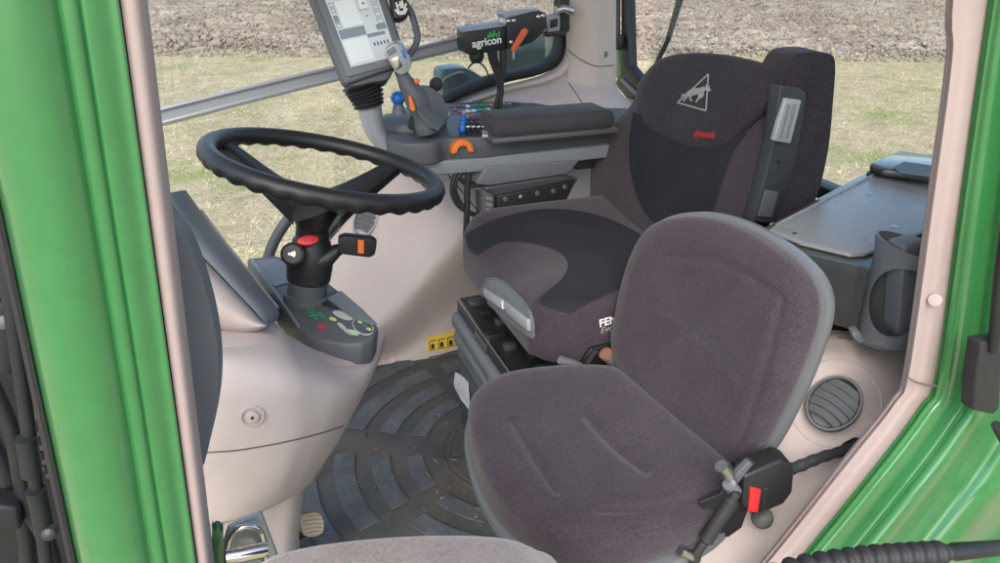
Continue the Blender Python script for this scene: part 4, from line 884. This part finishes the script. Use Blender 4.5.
ch = thing('cup_holder', 'dark grey plastic cup holder fixed to the rear door pillar', 'cup holder', P(886, 345, Y=.70))
cbase = P(886, 338, Y=.69); ctop = P(892, 250, Y=.69); hgt = (ctop - cbase).length; cr = .041
cam2 = math.atan2(CAM.y - cbase.y, CAM.x - cbase.x)
def plain(mb):
    me = bpy.data.meshes.new('tmp'); me.from_pydata(mb.v, [], mb.f); bm = bmesh.new(); bm.from_mesh(me); bmesh.ops.remove_doubles(bm, verts=bm.verts, dist=1e-5); bmesh.ops.recalc_face_normals(bm, faces=bm.faces); bm.to_mesh(me); bm.free()
    o = bpy.data.objects.new('tmp', me); C.objects.link(o); return o
mb = MB(); NA = 72; pr_ = [(cr * .92, 0), (cr * .97, .2), (cr, .5), (cr * 1.03, .85), (cr * 1.12, 1.0), (cr * 1.12 - .004, 1.0), (cr * 1.03 - .0045, .85), (cr - .0045, .5), (cr * .97 - .0045, .2), (cr * .92 - .0045, 0)]
vs = [cbase + V((r * math.cos(2 * math.pi * i / NA), r * math.sin(2 * math.pi * i / NA), h * hgt + .016 * (h - .3) * math.cos(2 * math.pi * i / NA - cam2 + 1.2))) for r, h in pr_ for i in range(NA)]
K = len(pr_); mb.add(vs, [(j * NA + i, j * NA + (i + 1) % NA, ((j + 1) % K) * NA + (i + 1) % NA, ((j + 1) % K) * NA + i) for j in range(K) for i in range(NA)])
shell = plain(mb)
d1 = V((math.cos(cam2 + .1), math.sin(cam2 + .1), 0)); d2 = V((0, 0, 1)).cross(d1)
cut = MB(); cut.prism([cbase + d2 * (.0355 * math.copysign(abs(math.cos(2 * math.pi * k / 40)) ** .8, math.cos(2 * math.pi * k / 40))) + V((0, 0, hgt * (.50 + .36 * math.sin(2 * math.pi * k / 40)))) - d1 * .1 for k in range(40)], d1 * .2)
cut = plain(cut)
bo_ = shell.modifiers.new('b', 'BOOLEAN'); bo_.object = cut; bo_.operation = 'DIFFERENCE'; bo_.solver = 'EXACT'; bpy.context.view_layer.update()
me = bpy.data.meshes.new_from_object(shell.evaluated_get(bpy.context.evaluated_depsgraph_get()))
res = MB(); res.add([v.co for v in me.vertices], [list(p.vertices) for p in me.polygons]); bpy.data.objects.remove(shell); bpy.data.objects.remove(cut)
res.build('cup_shell', 'mgrey', ch, angle=35)
MB().lathe([(.038, 0), (.04, .003), (.036, .006), (.02, .006), (.002, .006)], cbase, (0, 0, 1)).build('cup_base', 'mgrey', ch)
MB().prism(PS([(852, 334), (860, 332), (866, 342), (860, 345), (854, 340)], Y=.66), (.01, .02, 0), .003).build('foot_tab', 'mgrey', ch)
MB().prism(PS([(905, 246), (928, 240), (925, 270), (916, 344), (902, 346), (898, 330)], Y=.665), (0, .03, 0), .004).build('mount', 'mgrey', ch)

# ------------------------------------------------------------------ outside the door: strut, hose, padded edge, linkage
gs_ = thing('door_strut', 'black door strut fixed to the green rear pillar at the right edge', 'strut', P(990, 380, Y=.5))
MB().tube(PS([(1010, 200), (1000, 275), (993, 350)], Y=.49), .0065, 12).build('rod', 'black', gs_)
MB().prism(PS([(982, 343), (1004, 340), (1000, 408), (994, 415), (974, 411), (975, 385)], Y=.492), (0, .02, 0), .003).build('bracket', 'rubber', gs_)
MB().tube(PS([(996, 425), (1004, 440), (1012, 452)], Y=.49), .006, 10).build('stop', 'rubber', gs_)
hs = thing('corrugated_hose', 'black corrugated hose with smooth cuff along the bottom right edge', 'hose', P(900, 563, Y=.42))
hp_ = resample(spline(PS([(760, 584), (800, 570), (860, 560), (905, 556), (945, 553)], Y=.42), 20), 330, False)
MB().tube(hp_, [.0118 + .0032 * math.copysign(abs(math.cos(2 * math.pi * k / 24)) ** .6, math.cos(2 * math.pi * k / 24)) for k in range(330)], 16).build('ribbed_tube', 'rubber', hs, angle=25)
MB().tube(PS([(940, 553), (952, 552.5), (954, 552), (1000, 548), (1060, 543)], Y=.42), [.0085, .0085, .0105, .0095, .0095], 16).build('cuff', 'black', hs)
pad_o = PS([(225, 640), (258, 600), (295, 584), (350, 574), (420, 567), (490, 565), (530, 568), (556, 578), (578, 592), (610, 660), (420, 690)], Y=.45)
pdm = MB().pillow(pad_o, V((0, -1, .18)), .03, .05, p=2.5, rings=12, samples=90)
tag(pdm.build('padded_edge', 'carpet'), 'pale grey fleece pad rounded along the bottom edge of the doorway', 'pad')

lk = thing('front_linkage', 'dark oily linkage rods and hoses outside, left of the green front pillar', 'machinery', P(30, 500, Y=.75))
MB().box((-.62, 1.25, .0), (.5, .5, 1.6), bev=.02).build('engine_cover', 'machine', lk)
MB().prism(PS([(-40, 245), (2, 262), (12, 300), (30, 360), (70, 560), (70, 640), (-60, 640)], Y=.86), (0, .03, 0), .004).build('side_plate', 'machine', lk)
MB().tube(PS([(-4, 190), (8, 270), (16, 340), (30, 440), (44, 540), (52, 600)], Y=.62), [.007, .007, .006, .006, .006, .006], 10).build('rod', 'machine', lk)
MB().tube(PS([(26, 438), (32, 475)], Y=.615), .0085, 12).build('rod_sleeve', 'machine', lk)
MB().tube(PS([(36, 490), (46, 535)], Y=.615), .0085, 12).build('rod_sleeve', 'machine', lk)
MB().prism(PS([(-6, 300), (10, 305), (16, 340), (14, 375), (0, 376), (-8, 350)], Y=.66), (0, .02, 0), .004).build('hinge', 'machine', lk)
MB().lathe([(.006, 0), (.006, .006), (.003, .008)], P(6, 321, Y=.655), (0, -1, .2)).build('bolt', 'grey', lk)
for k in range(10):
    q = P(28 + (k % 2) * 5 + k * 1.8, 412 + k * 7, Y=.853); MB().lathe([(.0035, 0), (.0035, .004)], q, (0, -1, .3), 12).build('plate_hole', 'black', lk)
MB().tube(PS(curve2([(-10, 380), (12, 430), (26, 500), (50, 548), (60, 600)], 5), Y=.72), .008, 10).build('hose', 'machine', lk)
MB().tube(PS(curve2([(-10, 440), (6, 470), (24, 520), (30, 580)], 5), Y=.74), .009, 10).build('hose', 'machine', lk)
MB().prism(PS([(-10, 505), (18, 508), (22, 530), (-10, 535)], Y=.7), (0, .03, 0), .004).build('valve_block', 'machine', lk)
MB().lathe([(.006, 0), (.006, .008), (.004, .010), (.001, .011)], P(52, 530, Y=.61), (-.2, -1, .2)).build('ball_joint', 'dgrey', lk)
MB().prism(PS([(20, 378), (34, 385), (44, 418), (26, 420)], Y=.7), (0, .01, 0), .002).build('gusset', 'bluegrey', lk)

# ------------------------------------------------------------------ seen outside through the glass
wp = thing('rear_wiper', 'thin dark wiper arm outside the rear window glass', 'wiper', P(660, 40, X=1.26))
MB().prism(PS([(684, -30), (690, -30), (668, 40), (665, 40)], X=1.26), (.01, 0, 0), .001).build('arm', 'grey', wp)
MB().prism(PS([(667, 36), (669.5, 38), (650, 78), (647.5, 76)], X=1.255), (.008, 0, 0), .001).build('blade', 'black', wp)
for k in range(5): MB().prism(PS([(680 - k * 2.6, -2 + k * 7), (682 - k * 2.6, -2 + k * 7), (681 - k * 2.6, 1 + k * 7), (679 - k * 2.6, 1 + k * 7)], X=1.2585), (.003, 0, 0)).build('arm_slot', 'black', wp)
fl = thing('work_lamp', 'grey green lamp housing outside, low behind the far window', 'lamp', P(465, 90, Y=2.25))
MB().prism(PS(curve2([(442, 72), (450, 69), (466, 68), (478, 74), (490, 82), (500, 92), (470, 125), (446, 120), (442, 90)], 2, True), Y=2.22), (0, .1, 0), .01).build('housing', 'bluegrey', fl)
MB().prism(PS([(446, 80), (460, 73), (468, 76), (472, 90), (450, 100)], Y=2.212), (0, .012, 0), .004).build('lens', 'grey', fl)
MB().tube(PS(curve2([(445, 104), (442, 88), (444, 79), (456, 73), (463, 72)], 4), Y=2.205), .003, 8).build('lens_trim', 'silver', fl)
op = thing('outer_panel', 'blue grey panel outside the far window, below the clamp bracket', 'panel', P(525, 60, Y=2.3))
MB().prism(PS([(500, 44), (548, 34), (548, 66), (540, 70), (503, 74)], Y=2.3), (0, .05, 0), .006).build('face', 'bluegrey', op)
MB().prism(PS([(546, 30), (562, 26), (562, 66), (546, 70)], Y=2.29), (0, .05, 0), .006).build('edge', 'sage', op)

# ------------------------------------------------------------------ field
def ground_mat(name, c1, c2, c3, s1, s2, s3, bump, gpos=(.45, .7), dist=.05):
    m = bpy.data.materials.new(name); m.use_nodes = True; nt = m.node_tree; b = nt.nodes['Principled BSDF']; N = nt.nodes.new; L = nt.links.new
    b.inputs['Roughness'].default_value = 1; b.inputs['Specular IOR Level'].default_value = .1
    tc = N('ShaderNodeTexCoord')
    def noise(s, det=6, rough=.6):
        n = N('ShaderNodeTexNoise'); n.inputs['Scale'].default_value = s; n.inputs['Detail'].default_value = det; n.inputs['Roughness'].default_value = rough
        L(tc.outputs['Object'], n.inputs['Vector']); return n.outputs['Fac']
    def ramp(f, a, b_):
        r = N('ShaderNodeMapRange'); r.inputs[1].default_value = a; r.inputs[2].default_value = b_; L(f, r.inputs[0]); return r.outputs[0]
    def mixc(f, x, y):
        q = N('ShaderNodeMix'); q.data_type = 'RGBA'; L(f, q.inputs[0])
        for i, z in ((6, x), (7, y)):
            if isinstance(z, tuple): q.inputs[i].default_value = (*z, 1)
            else: L(z, q.inputs[i])
        return q.outputs[2]
    f1 = ramp(noise(s1), .35, .65); f2 = ramp(noise(s2), *gpos); nf = noise(s3, 4, .7); f3 = ramp(nf, .3, .7)
    c = mixc(f1, c1, c2); c = mixc(f2, c, c3)
    vm = N('ShaderNodeVectorMath'); vm.operation = 'SCALE'; L(c, vm.inputs[0])
    mr = N('ShaderNodeMapRange'); mr.inputs[3].default_value = .6; mr.inputs[4].default_value = 1.35; L(f3, mr.inputs[0]); L(mr.outputs[0], vm.inputs['Scale'])
    L(vm.outputs[0], b.inputs['Base Color'])
    bp_ = N('ShaderNodeBump'); bp_.inputs['Strength'].default_value = bump; bp_.inputs['Distance'].default_value = dist; L(nf, bp_.inputs['Height']); L(bp_.outputs[0], b.inputs['Normal'])
    return m
M['field'] = ground_mat('stubble_ground', (.58, .48, .32), (.42, .34, .20), (.29, .33, .12), 5, .7, 22, .8, (.52, .68))
M['soil'] = ground_mat('ploughed_soil', (.34, .27, .215), (.24, .19, .15), (.44, .375, .31), 3, .5, 11, .9, (.45, .75), .05)
GZ = -1.5
f = MB(); f.add([(-1500, -1500, GZ), (1500, -1500, GZ), (1500, 1500, GZ), (-1500, 1500, GZ)], [(0, 1, 2, 3)])
fo = f.build('field_ground', 'field', flat=True); fo['kind'] = 'structure'; fo['label'] = 'pale stubble field with green patches'; fo.location = (0, 0, GZ)
e1 = np.array([.92, -.392]); e2 = np.array([.392, .92]); D0_ = 18.8
# ploughed land: displaced clods near, a plain sheet beyond
def vnoise(x, y, seed):
    r_ = np.random.default_rng(seed); t = r_.random((256, 256)); xi = np.floor(x).astype(int); yi = np.floor(y).astype(int); fx = x - xi; fy = y - yi
    fx = fx * fx * (3 - 2 * fx); fy = fy * fy * (3 - 2 * fy); g = lambda a, b: t[a % 256, b % 256]
    return (g(xi, yi) * (1 - fx) + g(xi + 1, yi) * fx) * (1 - fy) + (g(xi, yi + 1) * (1 - fx) + g(xi + 1, yi + 1) * fx) * fy
a_ = np.concatenate([np.arange(-40, -16, .2), np.arange(-16, 44, .075)]); b_ = np.concatenate([np.arange(0, 14, .06), np.arange(14, 40, .12)])
AA, BB = np.meshgrid(a_, b_)
H = .06 * vnoise(AA * 2, BB * 3, 1) + .17 * vnoise(AA * 5, BB * 6, 2) ** 2 + .12 * vnoise(AA * 13, BB * 13, 3) ** 2 + .05 * np.sin(BB * 2 * math.pi / .75 + 2 * vnoise(AA * .6, BB * .6, 4))
edge = np.clip((BB - .9 * vnoise(AA * .8, BB * .0, 5) - .9 * vnoise(AA * 3, BB * 3, 6)) / 1.6, 0, 1)
XX = e1[0] * AA + e2[0] * (BB + D0_); YY = e1[1] * AA + e2[1] * (BB + D0_); ZZ = GZ - .03 + edge * (H + .02)
def gridmesh(name, X, Y, Z, m):
    h, w = X.shape; me = bpy.data.meshes.new(name); n = h * w
    me.vertices.add(n); me.vertices.foreach_set('co', np.stack([X, Y, Z], -1).astype(np.float32).ravel())
    i = np.arange(n).reshape(h, w); q = np.stack([i[:-1, :-1], i[:-1, 1:], i[1:, 1:], i[1:, :-1]], -1).reshape(-1, 4); k = len(q)
    me.loops.add(k * 4); me.loops.foreach_set('vertex_index', q.ravel().astype(np.int32)); me.polygons.add(k)
    me.polygons.foreach_set('loop_start', np.arange(0, k * 4, 4, dtype=np.int32)); me.update(); me.validate()
    me.materials.append(M[m]); o = bpy.data.objects.new(name, me); C.objects.link(o); return o
so = gridmesh('ploughed_soil', XX, YY, ZZ, 'soil'); so['kind'] = 'structure'; so['label'] = 'brown grey ploughed soil with clods'
def clods(n):
    a = rng.uniform(-14, 34, n); b = rng.uniform(0, 1, n) ** 1.3 * 22 + .4 + rng.normal(0, .5, n); r_ = np.clip(rng.lognormal(-3.35, .5, n), .015, .11)
    b = np.maximum(b, .1); x = e1[0] * a + e2[0] * (b + D0_); y = e1[1] * a + e2[1] * (b + D0_)
    ed = np.clip((b - .8) / 1.6, 0, 1); hh = .06 * vnoise(a * 2, b * 3, 1) + .17 * vnoise(a * 5, b * 6, 2) ** 2 + .12 * vnoise(a * 13, b * 13, 3) ** 2 + .05 * np.sin(b * 2 * math.pi / .75 + 2 * vnoise(a * .6, b * .6, 4))
    z = GZ + ed * hh + r_ * .35
    o = np.array([(1, 0, 0), (0, 1, 0), (-1, 0, 0), (0, -1, 0), (0, 0, .9), (0, 0, -.9)]); th = rng.uniform(0, 6.28, n); tl = rng.uniform(-.6, .6, n)
    k = o[None] * rng.uniform(.6, 1.3, (n, 6, 1)); cx_, sx_ = np.cos(th)[:, None], np.sin(th)[:, None]
    X = k[..., 0] * cx_ - k[..., 1] * sx_; Y = k[..., 0] * sx_ + k[..., 1] * cx_; Z = k[..., 2] + X * tl[:, None]
    co = np.stack([x[:, None] + X * r_[:, None], y[:, None] + Y * r_[:, None], z[:, None] + Z * r_[:, None]], -1).reshape(-1, 3).astype(np.float32)
    f = np.array([(0, 1, 4), (1, 2, 4), (2, 3, 4), (3, 0, 4), (1, 0, 5), (2, 1, 5), (3, 2, 5), (0, 3, 5)]); F_ = (np.arange(n)[:, None, None] * 6 + f[None]).reshape(-1, 3)
    me = bpy.data.meshes.new('soil_clods'); me.vertices.add(len(co)); me.vertices.foreach_set('co', co.ravel()); me.loops.add(F_.size); me.loops.foreach_set('vertex_index', F_.ravel().astype(np.int32))
    me.polygons.add(len(F_)); me.polygons.foreach_set('loop_start', np.arange(0, F_.size, 3, dtype=np.int32)); me.update(); me.validate(); me.materials.append(M['soil'])
    o = bpy.data.objects.new('soil_clods', me); C.objects.link(o); o['kind'] = 'stuff'; o['label'] = 'loose soil clods lying over the ploughed land'
clods(42000)
far = MB(); c4 = [(-400, 39.9), (400, 39.9), (400, 900), (-400, 900)]
far.add([(e1[0] * a + e2[0] * (b + D0_), e1[1] * a + e2[1] * (b + D0_), GZ + .06) for a, b in c4], [(0, 1, 2, 3)])
fo = far.build('far_field', 'soil', flat=True); fo['kind'] = 'structure'; fo['label'] = 'brown grey ploughed land in the distance'
# straw stubble and grass blades on the near field
def blades(name, n, m, hmin, hmax, wid, tilt, patch=None, tmin=0.0):
    A_ = rng.uniform(-9, 26, n * 3); B_ = D0_ + 1.3 - rng.uniform(0, 1, n * 3) ** .85 * 16.8
    x = e1[0] * A_ + e2[0] * B_; y = e1[1] * A_ + e2[1] * B_
    k = y > 3.2
    if patch: k &= vnoise(x * .9 + 40, y * .9 + 40, 11) + .5 * vnoise(x * 3 + 9, y * 3 + 9, 12) > patch
    x = x[k][:n]; y = y[k][:n]; n = len(x)
    h = rng.uniform(hmin, hmax, n); a = rng.uniform(0, 2 * math.pi, n); d = rng.uniform(0, 2 * math.pi, n); t = rng.uniform(tmin, tilt, n)
    w = wid * rng.uniform(.6, 1.4, n)
    p0 = np.stack([x - np.cos(a) * w, y - np.sin(a) * w, np.full(n, GZ - .005)], -1); p1 = np.stack([x + np.cos(a) * w, y + np.sin(a) * w, np.full(n, GZ - .005)], -1)
    p2 = np.stack([x + np.cos(d) * np.sin(t) * h, y + np.sin(d) * np.sin(t) * h, GZ + np.cos(t) * h], -1)
    co = np.stack([p0, p1, p2], 1).reshape(-1, 3).astype(np.float32); me = bpy.data.meshes.new(name)
    me.vertices.add(3 * n); me.vertices.foreach_set('co', co.ravel()); me.loops.add(3 * n); me.loops.foreach_set('vertex_index', np.arange(3 * n, dtype=np.int32))
    me.polygons.add(n); me.polygons.foreach_set('loop_start', np.arange(0, 3 * n, 3, dtype=np.int32)); me.update(); me.validate()
    me.materials.append(M[m]); o = bpy.data.objects.new(name, me); C.objects.link(o); o['kind'] = 'stuff'; return o
M['straw'] = mat('straw', (.64, .535, .36), .9, var=.45, vscale=3, spec=.1, fine=.4, fscale=40)
M['grassb'] = mat('grass_blade', (.27, .33, .13), .8, var=.35, vscale=2, spec=.1, fine=.25, fscale=40)
o = blades('straw_stubble', 260000, 'straw', .03, .10, .0045, 1.57, .0, .9); o['label'] = 'pale straw stubble scattered over the field'
o = blades('green_grass', 50000, 'grassb', .02, .07, .005, 1.5, .88, .7); o['label'] = 'green grass patches growing through the stubble'

# ------------------------------------------------------------------ light, camera
sc0 = bpy.context.scene
w = bpy.data.worlds.new('World'); sc0.world = w; w.use_nodes = True; nt = w.node_tree
sky = nt.nodes.new('ShaderNodeTexSky'); sky.sky_type = 'NISHITA'; sky.sun_disc = False
EL, AZ = R(42), R(210)     # broad bright overcast, brightest behind the viewer
sky.sun_elevation = EL; sky.sun_rotation = AZ; sky.dust_density = 2.5; sky.air_density = 1.0; sky.ozone_density = 1.0; sky.altitude = 100
bg = nt.nodes['Background']; bg.inputs['Strength'].default_value = .15; nt.links.new(sky.outputs[0], bg.inputs[0])
sun = bpy.data.lights.new('Sun', 'SUN'); sun.energy = 1.15; sun.angle = R(48); sun.color = (1, .98, .95)
so_ = bpy.data.objects.new('sun', sun); C.objects.link(so_)
sd_ = V((math.sin(AZ) * math.cos(EL), math.cos(AZ) * math.cos(EL), math.sin(EL)))
so_.rotation_euler = sd_.to_track_quat('Z', 'Y').to_euler(); so_.location = (0, 0, 30)
cam = bpy.data.cameras.new('Camera'); co_ = bpy.data.objects.new('camera', cam); C.objects.link(co_)
cam.sensor_fit = 'HORIZONTAL'; cam.sensor_width = 36; cam.lens = 36 * FPX / 1000; cam.clip_start = .02; cam.clip_end = 4000
co_.location = CAM; fwd = V((_s * _ct, _c * _ct, -_st)); co_.rotation_euler = fwd.to_track_quat('-Z', 'Y').to_euler()
sc0.camera = co_
sc0.view_settings.view_transform = 'Standard'; sc0.view_settings.look = 'None'; sc0.view_settings.gamma = 1; sc0.view_settings.exposure = 1.25
sc0.render.film_transparent = False
sc0.cycles.max_bounces = 8
